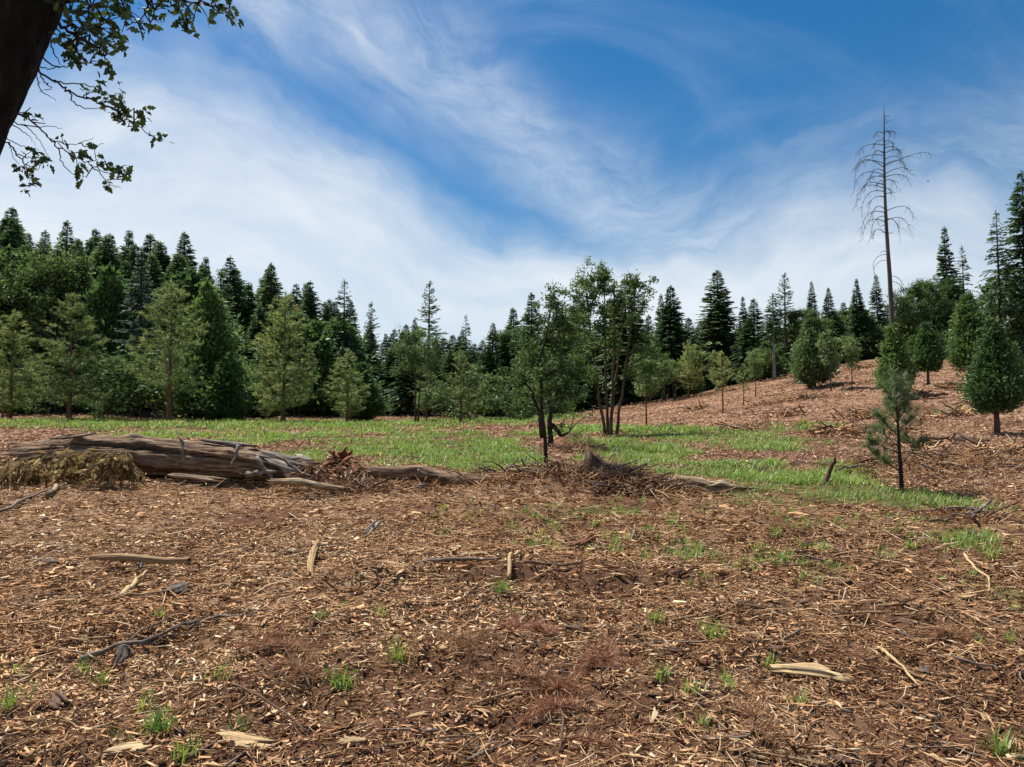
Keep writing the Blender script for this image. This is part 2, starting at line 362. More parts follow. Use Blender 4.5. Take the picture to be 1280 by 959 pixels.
def make_H():
    az_c = np.array([math.atan2(*ray(c, 540)[:2]) for c in COLS])
    ds = np.array(sorted(ROWS)); tab = np.array([ROWS[d] for d in ds])           # (rows, cols), planar depth
    AZ = np.radians(np.linspace(-180, 180, 361)); LR = np.linspace(math.log(0.4), math.log(2500), 260); R = np.exp(LR)
    grid = np.zeros((len(R), len(AZ)))
    for j, a in enumerate(AZ):
        ac = np.clip(a, az_c[0], az_c[-1])
        zc = np.array([np.interp(ac, az_c, row) for row in tab])
        dd = R * math.cos(ac)
        z = np.interp(dd, ds, zc)
        back = max(0.0, (abs(a) - math.radians(50)) / math.radians(130)); back = back * back * (3 - 2 * back)
        grid[:, j] = z * (1 - 0.75 * back)
    grid[:, :] = (grid + 0)
    half = 0.5 * (grid[:, 0] + grid[:, -1])
    for j in range(25):                                                           # join the two sides behind the camera
        w = 0.5 * (1 - j / 25); wq = w
        grid[:, j] = grid[:, j] * (1 - 2 * wq) + half * 2 * wq; grid[:, -1 - j] = grid[:, -1 - j] * (1 - 2 * wq) + half * 2 * wq
    def blur(g, ax, k):
        ker = np.exp(-0.5 * (np.arange(-3 * k, 3 * k + 1) / k) ** 2); ker /= ker.sum()
        gp = np.pad(g, [(3 * k, 3 * k) if i == ax else (0, 0) for i in (0, 1)], mode='edge')
        return np.apply_along_axis(lambda v: np.convolve(v, ker, 'valid'), ax, gp)
    grid = blur(blur(grid, 0, 4), 1, 3)
    def base(x, y):
        r = np.maximum(np.hypot(x, y), 0.4); a = np.degrees(np.arctan2(x, y)) + 180
        fr = np.clip((np.log(r) - LR[0]) / (LR[1] - LR[0]), 0, len(LR) - 1.001); fa = np.clip(a, 0, 359.999)
        i = fr.astype(int); j = fa.astype(int); u = fr - i; v = fa - j
        return (grid[i, j] * (1 - v) + grid[i, j + 1] * v) * (1 - u) + (grid[i + 1, j] * (1 - v) + grid[i + 1, j + 1] * v) * u
    return base


HB = make_H()
MOUNDS = []        # (x, y, rx, ry, rot, height)


def H(x, y):
    x = np.asarray(x, float); y = np.asarray(y, float)
    z = HB(x, y); r = np.hypot(x, y)
    k = np.clip(r / 4, 0.2, 1)
    z = z + (fbm(x * 0.22, y * 0.22, 3, 3) - 0.5) * 0.30 * np.clip(r / 10, 0, 1)
    z = z + (fbm(x * 1.3, y * 1.3, 11, 4, 0.55) - 0.5) * 0.16 * k
    z = z + (fbm(x * 6, y * 6, 21, 3, 0.55) - 0.5) * 0.085 * np.clip(1.6 - r / 30, 0.25, 1)
    # small worn ledges in the soil
    for yc, x0, x1, hgt in ((6.55, -1.7, 2.0, 0.11), (4.55, -0.9, 0.2, 0.08), (4.7, 1.0, 2.6, 0.07), (5.6, 1.4, 3.3, 0.07), (5.1, -3.0, -1.2, 0.05)):
        yy = y - yc - 0.35 * (fbm(x * 1.1, x * 0 + yc, 31, 3) - 0.5) - 0.04 * x
        win = 1 / (1 + np.exp(-(x - x0) * 6)) / (1 + np.exp((x - x1) * 6))
        z = z + win * hgt * (1 / (1 + np.exp(-yy * 26)) - 1 / (1 + np.exp(-(yy - 0.9) * 4)))
    for mx, my, rx, ry, ro, mh in MOUNDS:
        c, s = math.cos(ro), math.sin(ro); u = ((x - mx) * c + (y - my) * s) / rx; v = (-(x - mx) * s + (y - my) * c) / ry
        z = z + mh * np.exp(-(u * u + v * v) * 1.6) * (0.75 + 0.5 * fbm(x * 2.5, y * 2.5, 41, 3))
    return z


def h1(x, y): return float(H(np.array([x]), np.array([y]))[0])


_DS = np.exp(np.linspace(math.log(2.0), math.log(160), 1500))


def G(px, py):
    """where the line of sight through a photograph pixel meets the ground"""
    r = ray(px, py); t = _DS / r[1]
    z = CAMZ + r[2] * t; hx = HB(r[0] * t, r[1] * t)
    b = np.where(z <= hx)[0]
    i = b[0] if len(b) else len(t) - 1
    return np.array([r[0] * t[i], r[1] * t[i]])


def at_depth(px, py, d):
    r = ray(px, py); return np.array([r[0], r[1], r[2]]) * d / r[1] + np.array([0, 0, CAMZ])


# mounds of debris: pile, along the big log, tracks
for px, py, rx, ry, ro, mh in ((700, 612, 1.5, 0.6, 0.0, 0.30), (775, 606, 0.85, 0.55, 0.1, 0.26), (610, 603, 1.0, 0.5, 0, 0.16), (430, 600, 1.0, 0.6, -.2, 0.30),
                               (40, 592, 1.6, 0.6, 0, 0.22), (240, 606, 1.8, .35, 0, 0.10), (718, 558, 0.7, 0.6, 0, 0.35), (1000, 590, 3.0, .8, 0, 0.15),
                               (1180, 592, 2.6, 1.0, 0.0, 0.28), (900, 575, 1.2, .8, 0, 0.12)):
    g = G(px, py); MOUNDS.append((g[0], g[1], rx, ry, ro, mh))

# grass patches: ellipses on the ground, given where the photograph shows them
PATCH = []
for px, py, rx, ry, s in ((30, 528, 110, 12, 1.3), (240, 532, 230, 7, 1.0), (420, 531, 230, 5, 1.1), (620, 528, 110, 6, 1.0), (330, 550, 90, 12, .8), (200, 545, 110, 8, .7), (480, 548, 120, 10, .75), (420, 572, 100, 16, .9),
                          (520, 572, 110, 20, 1.1), (600, 572, 90, 24, 1.1), (690, 545, 60, 8, .6), (760, 540, 70, 8, 1.0), (800, 572, 90, 24, 1.1), (870, 548, 120, 12, 1.2), (950, 556, 90, 12, 1.0),
                          (990, 535, 55, 7, .8), (900, 590, 90, 14, 1.0), (1010, 608, 110, 14, 1.1), (1090, 627, 130, 15, 1.3), (970, 625, 70, 14, .8), (1170, 510, 45, 5, 1.0), (1080, 565, 40, 6, .6),
                          (1170, 640, 110, 12, .7), (720, 640, 130, 18, .70), (610, 632, 70, 14, .6), (800, 650, 100, 22, .7), (870, 690, 60, 26, .62), (1000, 700, 80, 26, .5), (1230, 695, 60, 26, .68), (960, 660, 160, 14, .72), (1210, 648, 90, 12, .9), (1070, 600, 60, 8, .6),
                          (470, 600, 60, 14, .5), (1250, 650, 60, 16, .6), (540, 618, 60, 10, .4), (1120, 660, 80, 12, .45), (930, 640, 60, 10, .5), (1255, 745, 40, 20, .4)):
    c = G(px, py); a = G(px - rx, py); b = G(px + rx, py); n_ = G(px, py + ry); f_ = G(px, max(py - ry, 518))
    PATCH.append((c[0], 0.5 * (n_[1] + f_[1]), 0.5 * np.hypot(*(b - a)), max(0.5 * abs(f_[1] - n_[1]), 0.25), s))


def grass_mask(x, y):
    m = np.zeros_like(x)
    for cx, cy, rx, ry, s in PATCH:
        q = ((x - cx) / rx) ** 2 + ((y - cy) / ry) ** 2
        m = np.maximum(m, s * np.clip(1.25 - q, 0, 1))
    n = fbm(x * 0.55, y * 0.55, 51, 4, 0.6)
    n2 = fbm(x * 2.2, y * 2.2, 57, 3, 0.6)
    return np.clip((m * 0.95 + (n - 0.5) * 2.2 + (n2 - 0.5) * 1.1 - 0.27) * 1.6, 0, 1) * (m > 0.02)


def soil_mask(x, y):
    return np.clip((fbm(x * 0.5, y * 0.5, 61, 4, 0.6) - 0.5) * 5.5 + 0.35 + 0.12 * np.clip(x - 0.2, -2.0, 2.4) - np.clip((y - 9.5) / 5, 0, 1), 0, 1)


def build_ground():
    a1 = np.radians(np.concatenate([np.linspace(-180, -52, 50)[:-1], np.linspace(-52, 52, 420), np.linspace(52, 180, 50)[1:]]))
    r = np.concatenate([[0.05, 0.6, 1.4, 2.2], np.exp(np.linspace(math.log(2.8), math.log(16), 180)), np.exp(np.linspace(math.log(16.2), math.log(80), 110)), np.exp(np.linspace(math.log(84), math.log(2400), 40))])
    A, R = np.meshgrid(a1, r); x = R * np.sin(A); y = R * np.cos(A)
    z = H(x.ravel(), y.ravel()); na = len(a1)
    V = np.stack([x.ravel(), y.ravel(), z], 1)
    i, j = np.meshgrid(np.arange(len(r) - 1), np.arange(na - 1), indexing='ij')
    k = (i * na + j).ravel(); F = np.stack([k, k + na, k + na + 1, k + 1], 1)
    F = F[:, ::-1]
    gm = grass_mask(V[:, 0], V[:, 1]); sm = soil_mask(V[:, 0], V[:, 1])
    mb = MB(); mb.add(V, F, gm)
    m = new_mat('ground_litter'); nt = m.node_tree; L = nt.links
    def N(t): return nt.nodes.new(t)
    tc = N('ShaderNodeTexCoord'); P = tc.outputs['Object']
    def noise(sc, det, ro=0.6):
        n = N('ShaderNodeTexNoise'); n.inputs['Scale'].default_value = sc; n.inputs['Detail'].default_value = det; n.inputs['Roughness'].default_value = ro; L.new(P, n.inputs['Vector']); return n.outputs['Fac']
    def mix(f, a, b):
        n = N('ShaderNodeMix'); n.data_type = 'RGBA'
        if isinstance(f, float): n.inputs[0].default_value = f
        else: L.new(f, n.inputs[0])
        for s_, v in ((n.inputs[6], a), (n.inputs[7], b)):
            if isinstance(v, tuple): s_.default_value = (*v, 1)
            else: L.new(v, s_)
        return n.outputs[2]
    vor = N('ShaderNodeTexVoronoi'); vor.inputs['Scale'].default_value = 13; vor.inputs['Randomness'].default_value = 1.0
    wn = N('ShaderNodeTexNoise'); wn.inputs['Scale'].default_value = 9; L.new(P, wn.inputs['Vector'])
    vm = N('ShaderNodeVectorMath'); vm.operation = 'MULTIPLY_ADD'; L.new(wn.outputs['Color'], vm.inputs[0]); vm.inputs[1].default_value = (.25, .25, .25); L.new(P, vm.inputs[2]); L.new(vm.outputs[0], vor.inputs['Vector'])
    sepc = N('ShaderNodeSeparateColor'); L.new(vor.outputs['Color'], sepc.inputs[0])
    bits = ramp(nt, sepc.outputs[0], [(0.0, (0.14, 0.074, 0.042)), (0.35, (0.26, 0.145, 0.082)), (0.7, (0.39, 0.232, 0.130)), (1.0, (0.50, 0.335, 0.20))])
    far = ramp(nt, noise(2.2, 9, 0.78), [(0.28, (0.17, 0.093, 0.056)), (0.45, (0.35, 0.200, 0.120)), (0.60, (0.46, 0.280, 0.178)), (0.74, (0.57, 0.40, 0.27))])
    soil = ramp(nt, noise(7, 8, 0.7), [(0.25, (0.085, 0.040, 0.022)), (0.5, (0.180, 0.090, 0.050)), (0.75, (0.26, 0.143, 0.084))])
    ga = N('ShaderNodeAttribute'); ga.attribute_name = 'tint'; sa = N('ShaderNodeAttribute'); sa.attribute_name = 'soil'
    ln = N('ShaderNodeVectorMath'); ln.operation = 'LENGTH'; L.new(P, ln.inputs[0])
    fr = N('ShaderNodeMapRange'); L.new(ln.outputs['Value'], fr.inputs[0]); fr.inputs[1].default_value = 11; fr.inputs[2].default_value = 24
    far = mix(ramp(nt, noise(0.16, 5, 0.6), [(0.38, (0, 0, 0)), (0.66, (.75, .75, .75))]), far, ramp(nt, noise(3.1, 8, 0.75), [(0.3, (0.13, 0.066, 0.040)), (0.7, (0.36, 0.20, 0.122))]))
    c = mix(fr.outputs[0], bits, far)
    c = mix(sa.outputs['Fac'], c, soil)
    gcol = ramp(nt, noise(5, 6), [(0.3, (0.055, 0.085, 0.020)), (0.6, (0.115, 0.165, 0.040)), (0.8, (0.19, 0.17, 0.08))])
    gf = N('ShaderNodeMath'); gf.operation = 'MULTIPLY'; L.new(ga.outputs['Fac'], gf.inputs[0]); gf.inputs[1].default_value = 0.72
    c = mix(gf.outputs[0], c, gcol)
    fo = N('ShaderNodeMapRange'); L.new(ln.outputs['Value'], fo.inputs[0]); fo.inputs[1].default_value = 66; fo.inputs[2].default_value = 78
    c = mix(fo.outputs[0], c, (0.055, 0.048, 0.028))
    b = N('ShaderNodeBsdfPrincipled'); L.new(c, b.inputs['Base Color']); b.inputs['Roughness'].default_value = 0.95; b.inputs['Specular IOR Level'].default_value = 0.1
    bp = N('ShaderNodeBump'); bp.inputs['Strength'].default_value = 0.9; bp.inputs['Distance'].default_value = 0.05; L.new(noise(26, 6, 0.7), bp.inputs['Height'])
    bp2 = N('ShaderNodeBump'); bp2.inputs['Strength'].default_value = 0.8; bp2.inputs['Distance'].default_value = 0.25; L.new(noise(2.6, 8, 0.75), bp2.inputs['Height']); L.new(bp.outputs[0], bp2.inputs['Normal']); L.new(bp2.outputs[0], b.inputs['Normal'])
    o = N('ShaderNodeOutputMaterial'); L.new(b.outputs[0], o.inputs[0])
    me = mb.mesh('ground', m, smooth=True)
    a = me.attributes.new('soil', 'FLOAT', 'POINT'); a.data.foreach_set('value', sm.astype(np.float32))
    tag(link('ground', me), kind='structure')
build_ground()

# ------------------------------------------------------------------ tree kinds (each a trunk mesh and a crown mesh, reused by copies)
def trunk_mesh(name, rng, Ht, r0, mat, r1=0.02, bend=0.02, sides=9, flare=1.35):
    mb = MB(); n = 14; z = np.linspace(-0.25, Ht, n); t = np.clip(z / Ht, 0, 1)
    p = np.stack([np.cumsum(rng.normal(0, bend, n)) * t, np.cumsum(rng.normal(0, bend, n)) * t, z], 1)
    r = r0 * (1 - t) ** 0.9 + r1; r[0] *= flare; r[1] *= 1 + (flare - 1) * .4
    tube(mb, p, r, sides, 0.5, 0.10, rng)
    return mb.mesh(name, mat, True), p


def axis_at(p, z):
    return np.stack([np.interp(z, p[:, 2], p[:, 0]), np.interp(z, p[:, 2], p[:, 1]), z], -1)


def fir(seed, Ht=20.0, R=3.3, z0=0.06, droop=0.42, rise=0.18, step=0.32, ls=0.66, mat='fir', bark='bark_dark', gappy=0.15, dense=1.0, power=0.92):
    rng = np.random.default_rng(seed)
    tm, ax = trunk_mesh('fir_trunk', rng, Ht, Ht * 0.013 + 0.04, M[bark])
    zs = []; zz = Ht * z0
    while zz < Ht * 0.985: zs.append(zz); zz += step * rng.uniform(0.6, 1.3) * (1.15 - 0.72 * zz / Ht)
    z = np.repeat(zs, 6) + rng.normal(0, step * .3, len(zs) * 6)
    keep = rng.random(len(z)) > gappy; z = np.clip(z[keep], Ht * z0 * .8, Ht * .99)
    t = (z - Ht * z0) / (Ht * (1 - z0)); t = np.clip(t, 0, 1)
    az = rng.uniform(0, 2 * math.pi, len(z))
    lump = 0.78 + 0.44 * fbm(az * 0.9 + 5, z * 0.45, seed, 3)
    Lb = (R * (1 - t) ** power * np.minimum(1, 0.62 + 3.2 * t) * rng.uniform(0.66, 1.12, len(z)) + 0.16) * lump
    hd = np.stack([np.cos(az), np.sin(az), 0 * az], 1)
    rs = rise + 0.42 * t ** 2; dr = droop * (1 - 0.75 * t) * rng.uniform(.7, 1.3, len(z))
    def pos(i, s): return axis_at(ax, z[i]) + hd[i] * (Lb[i] * s)[:, None] + np.stack([0 * s, 0 * s, Lb[i] * (rs[i] * s - dr[i] * s * s)], 1)
    mb = MB()
    idx = np.arange(len(z)); S_ = np.linspace(0, .96, 4)
    Pb = np.stack([pos(idx, np.full(len(z), s)) for s in S_], 1)
    Rb = (0.012 + 0.011 * Lb)[:, None] * (1 - 0.8 * S_)[None, :]
    many_tubes(mb, Pb, Rb, 3, 0.0)
    cnt = np.maximum(3, (Lb * 6.2 * dense).astype(int)); i = np.repeat(idx, cnt); n = len(i)
    s = 0.14 + 0.86 * rng.random(n) ** 0.75
    base = pos(i, s); slope = rs[i] - 2 * dr[i] * s
    for sgn in (-1, 1):
        ang = az[i] + sgn * rng.uniform(0.35, 1.15, n)
        D = np.stack([np.cos(ang), np.sin(ang), slope * .7 - rng.uniform(0.02, 0.45, n)], 1)
        Nn = np.array([0, 0, 1.0]) + 0.55 * rng.normal(size=(n, 3))
        Ls = ls * (1.15 - 0.6 * s) * rng.uniform(.6, 1.25, n) * np.clip(Lb[i] / 1.2, .62, 1)
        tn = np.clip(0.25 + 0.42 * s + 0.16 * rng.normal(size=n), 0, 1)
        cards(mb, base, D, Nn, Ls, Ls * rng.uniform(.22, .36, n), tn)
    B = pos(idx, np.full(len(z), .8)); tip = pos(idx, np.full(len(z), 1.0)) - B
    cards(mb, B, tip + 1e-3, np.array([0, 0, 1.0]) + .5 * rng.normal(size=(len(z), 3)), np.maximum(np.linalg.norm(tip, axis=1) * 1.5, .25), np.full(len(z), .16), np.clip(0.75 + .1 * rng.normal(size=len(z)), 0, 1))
    nt_ = 26; zt = Ht - rng.random(nt_) * Ht * .05; a = rng.uniform(0, 6.28, nt_)
    cards(mb, axis_at(ax, zt), np.stack([np.cos(a), np.sin(a), np.full(nt_, 1.5)], 1), rvec(rng, nt_), np.full(nt_, .35), np.full(nt_, .09), 0.6)
    return tm, mb.mesh('fir_crown', M[mat]), Ht


def pine(seed, Ht=9.0, R=2.0, z0=0.12, step=0.32, nl=0.27, nw=0.040, K=16, mat='pine', bark='bark_pine', dens=5.0, rise=0.45, gappy=0.1, trunk_r=None, side=0.42):
    rng = np.random.default_rng(seed)
    tm, ax = trunk_mesh('pine_trunk', rng, Ht * .99, trunk_r or Ht * 0.0115, M[bark], 0.012, 0.015)
    zs = []; zz = Ht * z0
    while zz < Ht * 0.97: zs.append(zz); zz += step * rng.uniform(0.75, 1.25)
    z = np.repeat(zs, 5) + rng.normal(0, step * .12, len(zs) * 5); z = z[rng.random(len(z)) > gappy]; z = np.minimum(z, Ht * .97)
    t = np.clip((z - Ht * z0) / (Ht * (1 - z0)), 0, 1); az = rng.uniform(0, 6.283, len(z))
    Lb = R * (1 - t) ** 0.75 * np.minimum(1, .55 + 2.6 * t) * rng.uniform(.6, 1.15, len(z)) + nl * .4
    hd = np.stack([np.cos(az), np.sin(az), 0 * az], 1); rs = rise * rng.uniform(.3, 1.2, len(z)) * (.4 + t)
    def pos(i, s, lat=0): return axis_at(ax, z[i]) + hd[i] * (Lb[i] * s)[:, None] + np.stack([-np.sin(az[i]) * lat, np.cos(az[i]) * lat, Lb[i] * (rs[i] * s - .10 * s + .28 * s * s)], 1)
    mb = MB(); idx = np.arange(len(z)); S_ = np.linspace(0, .97, 4)
    many_tubes(mb, np.stack([pos(idx, np.full(len(z), s)) for s in S_], 1), (0.006 + .009 * Lb)[:, None] * (1 - .75 * S_)[None, :], 3, 0.0)
    cnt = np.maximum(2, (Lb * dens).astype(int)); i = np.repeat(idx, cnt); n = len(i); s = .18 + .82 * rng.random(n) ** .7
    last = np.concatenate([np.where(np.diff(i) > 0)[0], [n - 1]]); s[last] = 1.0
    lat = rng.normal(0, side, n) * Lb[i] * (1 - s * .55) * .8; lat[last] = 0
    tb = pos(i, s, lat); tb[:, 2] += rng.normal(0, .06, n) * Lb[i]
    tw = np.stack([pos(i, np.maximum(s - .22, .1)), (pos(i, np.maximum(s - .1, .1)) + tb) / 2, tb], 1)
    many_tubes(mb, tw, np.full((n, 3), .006) * np.array([1, .8, .5]), 3, 0.0)
    bd = norm(hd[i] * .8 + np.stack([-np.sin(az[i]) * lat * .8, np.cos(az[i]) * lat * .8, .55 + 0 * lat], 1))
    k = np.repeat(np.arange(n), K); q = len(k)
    D = norm(bd[k] * .75 + rvec(rng, q) * .9)
    back = rng.random(q) * nl * .9
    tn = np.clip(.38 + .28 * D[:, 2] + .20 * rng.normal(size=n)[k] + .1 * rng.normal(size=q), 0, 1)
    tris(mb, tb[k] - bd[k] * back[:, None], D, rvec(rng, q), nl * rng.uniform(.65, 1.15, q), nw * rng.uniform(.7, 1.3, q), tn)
    q = K * 5; lead = axis_at(ax, Ht - rng.random(q) * Ht * .10); D = norm(np.array([0, 0, .9]) + rvec(rng, q) * .8)
    tris(mb, lead, D, rvec(rng, q), nl * rng.uniform(.65, 1.15, q), nw * rng.uniform(.7, 1.3, q), .6)
    return tm, mb.mesh('pine_crown', M[mat]), Ht


def cedar(seed, Ht=5.0, R=1.25, z0=0.10, n=9000, ls=0.20, mat='cedar', bark='bark_brown', power=1.0, ragged=.42, trunk_r=None, belly=3.0):
    """dense scale-leaved cone: upswept branches that end in flat sprays"""
    rng = np.random.default_rng(seed)
    tm, ax = trunk_mesh('cedar_trunk', rng, Ht * .98, trunk_r or Ht * .017, M[bark], .012, .012)
    nb = n // 26
    u = rng.random(nb); t = 1 - np.sqrt(1 - u * .995); az = rng.uniform(0, 6.283, nb); z = Ht * (z0 + (1 - z0) * t)
    lump = 1 - ragged + 2 * ragged * fbm(az * 1.9 + 3, z * 11 / Ht, seed, 3, .75)
    Lb = (R * (1 - t) ** power * np.minimum(1, .45 + belly * t) * lump * rng.uniform(.7, 1.1, nb) + Ht * .015)
    hd = np.stack([np.cos(az), np.sin(az), 0 * az], 1); rs = .12 + .38 * rng.random(nb) + .3 * t
    def pos(i, s): return axis_at(ax, z[i]) + hd[i] * (Lb[i] * s)[:, None] + np.stack([0 * s, 0 * s, Lb[i] * (rs[i] * s * s - .25 * s)], 1)
    mb = MB(); idx = np.arange(nb); S_ = np.linspace(0, .95, 3)
    many_tubes(mb, np.stack([pos(idx, np.full(nb, s)) for s in S_], 1), (.004 + .008 * Lb)[:, None] * (1 - .75 * S_)[None], 3, 0.0)
    i = np.repeat(idx, 26); q = len(i); s = .30 + .74 * rng.random(q) ** .6
    base = pos(i, s) + rng.normal(0, 1, (q, 3)) * (Lb[i] * .13 + Ht * .006)[:, None]
    D = norm(hd[i] * .7 + np.array([0, 0, .55]) + rvec(rng, q) * .75)
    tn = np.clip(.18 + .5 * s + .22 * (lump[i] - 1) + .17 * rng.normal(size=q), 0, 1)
    Ls = ls * rng.uniform(.55, 1.3, q)
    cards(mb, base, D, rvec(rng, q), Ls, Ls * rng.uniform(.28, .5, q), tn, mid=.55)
    return tm, mb.mesh('cedar_crown', M[mat]), Ht


def broad(seed, stems, blobs, leaf=0.10, per=90, mat='leaf', bark='bark_brown', tw=0.55, r0=0.07, limb_r=.02, sides=7):
    """stems: list of polylines; blobs: (x,y,z,r) leaf clumps, each reached by a limb from the nearest stem"""
    rng = np.random.default_rng(seed); tb = MB(); allp = []
    for st in stems:
        st = np.asarray(st, float); k = np.linspace(0, len(st) - 1, 12)
        p = np.stack([np.interp(k, np.arange(len(st)), st[:, c]) for c in range(3)], 1); p[1:-1, :2] += rng.normal(0, .02, (10, 2)); p[0, 2] -= .25
        rr = np.linspace(r0, r0 * .25, 12) * rng.uniform(.8, 1.15); rr[0] *= 1.3
        tube(tb, p, rr, sides, .5, .08, rng); allp.append(p[2:])
    A = np.concatenate(allp)
    cb = MB()
    for (x, y, z, r) in blobs:
        c = np.array([x, y, z]); d = A - c; cost = np.linalg.norm(d, axis=1) + .9 * np.maximum(d[:, 2] + .25 * np.linalg.norm(d[:, :2], axis=1), 0)
        a = A[np.argmin(cost)]; mid = (a + c) / 2 + rng.normal(0, .07, 3) * np.linalg.norm(c - a) + np.array([0, 0, .10 * np.linalg.norm(c - a)])
        k = np.linspace(0, 1, 6)[:, None]; p = (1 - k) ** 2 * a + 2 * k * (1 - k) * mid + k * k * c
        tube(cb, p, np.linspace(limb_r, limb_r * .3, 6), 4, 0.0, cap=False)
        nt_ = max(5, int(per / 9)); D = rvec(rng, nt_); D[:, 2] = D[:, 2] * .75 + .1; e = c + D * r * rng.uniform(.5, 1.05, (nt_, 1))
        s0 = c + (a - c) * rng.random((nt_, 1)) * .3
        many_tubes(cb, np.stack([s0, (s0 + e) / 2 + rng.normal(0, .06, (nt_, 3)) * r, e], 1), np.full((nt_, 3), limb_r * .22), 3, 0.0)
        n = int(per * rng.uniform(.7, 1.3)); j = rng.integers(0, nt_, n); f = rng.random(n)[:, None] ** .6
        b = s0[j] * (1 - f) + e[j] * f + rng.normal(0, .16, (n, 3)) * r
        D = norm((b - c) * .6 / r + rvec(rng, n) * .9 + np.array([0, 0, -.25])); Ls = leaf * rng.uniform(.6, 1.3, n)
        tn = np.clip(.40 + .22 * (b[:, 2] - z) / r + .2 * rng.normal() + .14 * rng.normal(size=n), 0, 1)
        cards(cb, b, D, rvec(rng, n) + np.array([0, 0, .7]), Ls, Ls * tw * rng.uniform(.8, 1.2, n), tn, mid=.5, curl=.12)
    return tb.mesh('broadleaf_trunk', M[bark], True), cb.mesh('broadleaf_crown', M[mat]), None


def blobs_in(rng, n, c, rad, rs, hollow=.45):
    d = rvec(rng, n) * (hollow + (1 - hollow) * rng.random((n, 1)) ** .5) * np.asarray(rad) + np.asarray(c)
    return [(*p, r) for p, r in zip(d, rng.uniform(rs[0], rs[1], n))]


KIND = {}
for k in range(4): KIND['fir%d' % k] = fir(100 + k, R=(4.9, 5.4, 4.3, 5.8)[k], droop=(.42, .5, .36, .55)[k], gappy=(.06, .08, .10, .14)[k], dense=1.05, ls=.80)
KIND['fir_sparse'] = fir(120, R=4.0, z0=.30, gappy=.42, droop=.55, step=.42)
KIND['fir_bare'] = fir(121, Ht=15, R=3.0, z0=.46, gappy=.35, droop=.5, bark='bark_pale')
KIND['fir_layered'] = fir(122, Ht=14, R=3.9, z0=.05, gappy=.28, droop=.28, step=.40, dense=1.15, ls=.5, bark='bark_brown')
KIND['fir_grey'] = fir(123, Ht=14, R=3.3, z0=.03, gappy=.1, droop=.35, step=.36, mat='grey_fir', ls=.52, dense=1.2)
for k in range(4): KIND['pine%d' % k] = pine(140 + k, R=(2.5, 2.3, 2.1, 2.6)[k], z0=(.14, .1, .16, .24)[k], gappy=(.08, .1, .15, .2)[k])
KIND['pine_small'] = pine(150, Ht=4, R=1.0, z0=.38, step=.26, nl=.19, nw=.024, K=14, dens=6)
for k in range(3): KIND['cedar%d' % k] = cedar(160 + k, R=(1.15, 1.35, 1.0)[k], z0=(.12, .05, .22)[k], ragged=.5, n=12000, ls=(.21, .20, .22)[k])
KIND['cedar_big'] = cedar(165, Ht=9, R=2.9, z0=.03, n=20000, ls=.36, ragged=.62)
KIND['cedar_dark'] = cedar(166, Ht=8, R=2.3, z0=.10, n=17000, ls=.34, mat='fir', ragged=.65)
rr_ = np.random.default_rng(9)
KIND['oak_round'] = broad(170, [[(0, 0, 0), (.1, 0, 3), (.4, .2, 6)], [(0, 0, 1.5), (-1, .3, 4), (-1.6, .2, 6.5)]], blobs_in(rr_, 95, (0, 0, 6.2), (3.9, 3.6, 3.3), (.7, 1.2), .5), leaf=.20, per=150, r0=.2, limb_r=.05)
KIND['leafy_multi'] = broad(171, [[(0, 0, 0), (.1, 0, 2), (.3, .2, 5)], [(.15, 0, 0), (.3, .3, 2.5), (.8, .3, 5.5)], [(-.15, .1, 0), (-.3, .0, 2), (-.7, -.2, 4.6)]],
                           blobs_in(rr_, 46, (0, 0, 5.2), (1.7, 1.7, 2.4), (.45, .8), .3), leaf=.15, per=120, mat='light_leaf', r0=.08, limb_r=.03)
KIND['leafy_sapling'] = broad(172, [[(0, 0, 0), (.03, 0, 1.4), (.0, .05, 3.0), (.02, 0, 4.2)]], blobs_in(rr_, 34, (0, 0, 3.1), (.75, .75, 1.35), (.25, .42), .15), leaf=.13, per=60, mat='light_leaf', r0=.045, limb_r=.012)
KIND['leafy_dark'] = broad(173, [[(0, 0, 0), (.1, 0, 3), (.0, .2, 7)], [(0, 0, 2), (.8, .3, 4), (1.4, .2, 7)]], blobs_in(rr_, 70, (0.2, 0, 6.0), (2.4, 2.2, 3.4), (.6, 1.05), .35), leaf=.19, per=150, mat='leaf', bark='bark_dark', r0=.17, limb_r=.045)
KIND['shrub'] = broad(174, [[(0, 0, 0), (.1, 0, .5), (.1, .1, 1.2)], [(0, 0, 0), (-.3, .1, .5), (-.5, 0, 1.0)]], blobs_in(rr_, 26, (0, 0, 1.0), (1.2, 1.1, .85), (.3, .5), .3), leaf=.10, per=120, mat='leaf', r0=.03, limb_r=.012)
HN = {'oak_round': 9.4, 'leafy_multi': 7.6, 'leafy_sapling': 4.6, 'leafy_dark': 9.8, 'shrub': 2.0}
NAME = {'fir': 'fir_tree', 'pin': 'pine_tree', 'ced': 'cedar_tree', 'oak': 'oak_tree', 'lea': 'leafy_tree', 'shr': 'shrub'}
TREES = []


def plant(kind, x, y, h, wf, label, group=None, name=None, rot=None, cat='tree'):
    tm, cm, hn = KIND[kind]; hn = hn or HN[kind]
    root = bpy.data.objects.new(name or NAME[kind[:3]], None); COL.objects.link(root); root.empty_display_size = .3
    root.location = (x, y, h1(x, y)); s = h / hn; root.scale = (s * wf, s * wf, s); root.rotation_euler = (0, 0, RNG.uniform(0, 6.28) if rot is None else rot)
    link('trunk', tm, root); link('crown', cm, root)
    tag(root, label, cat, group); TREES.append((x, y)); return root


def by_pixel(kind, px, ptop, d, wf, label, group=None, **k):
    q = at_depth(px, 525, d); top = at_depth(px, ptop, d)[2]
    return plant(kind, q[0], d, max(1.0, top - h1(q[0], d)), wf, label, group, **k)


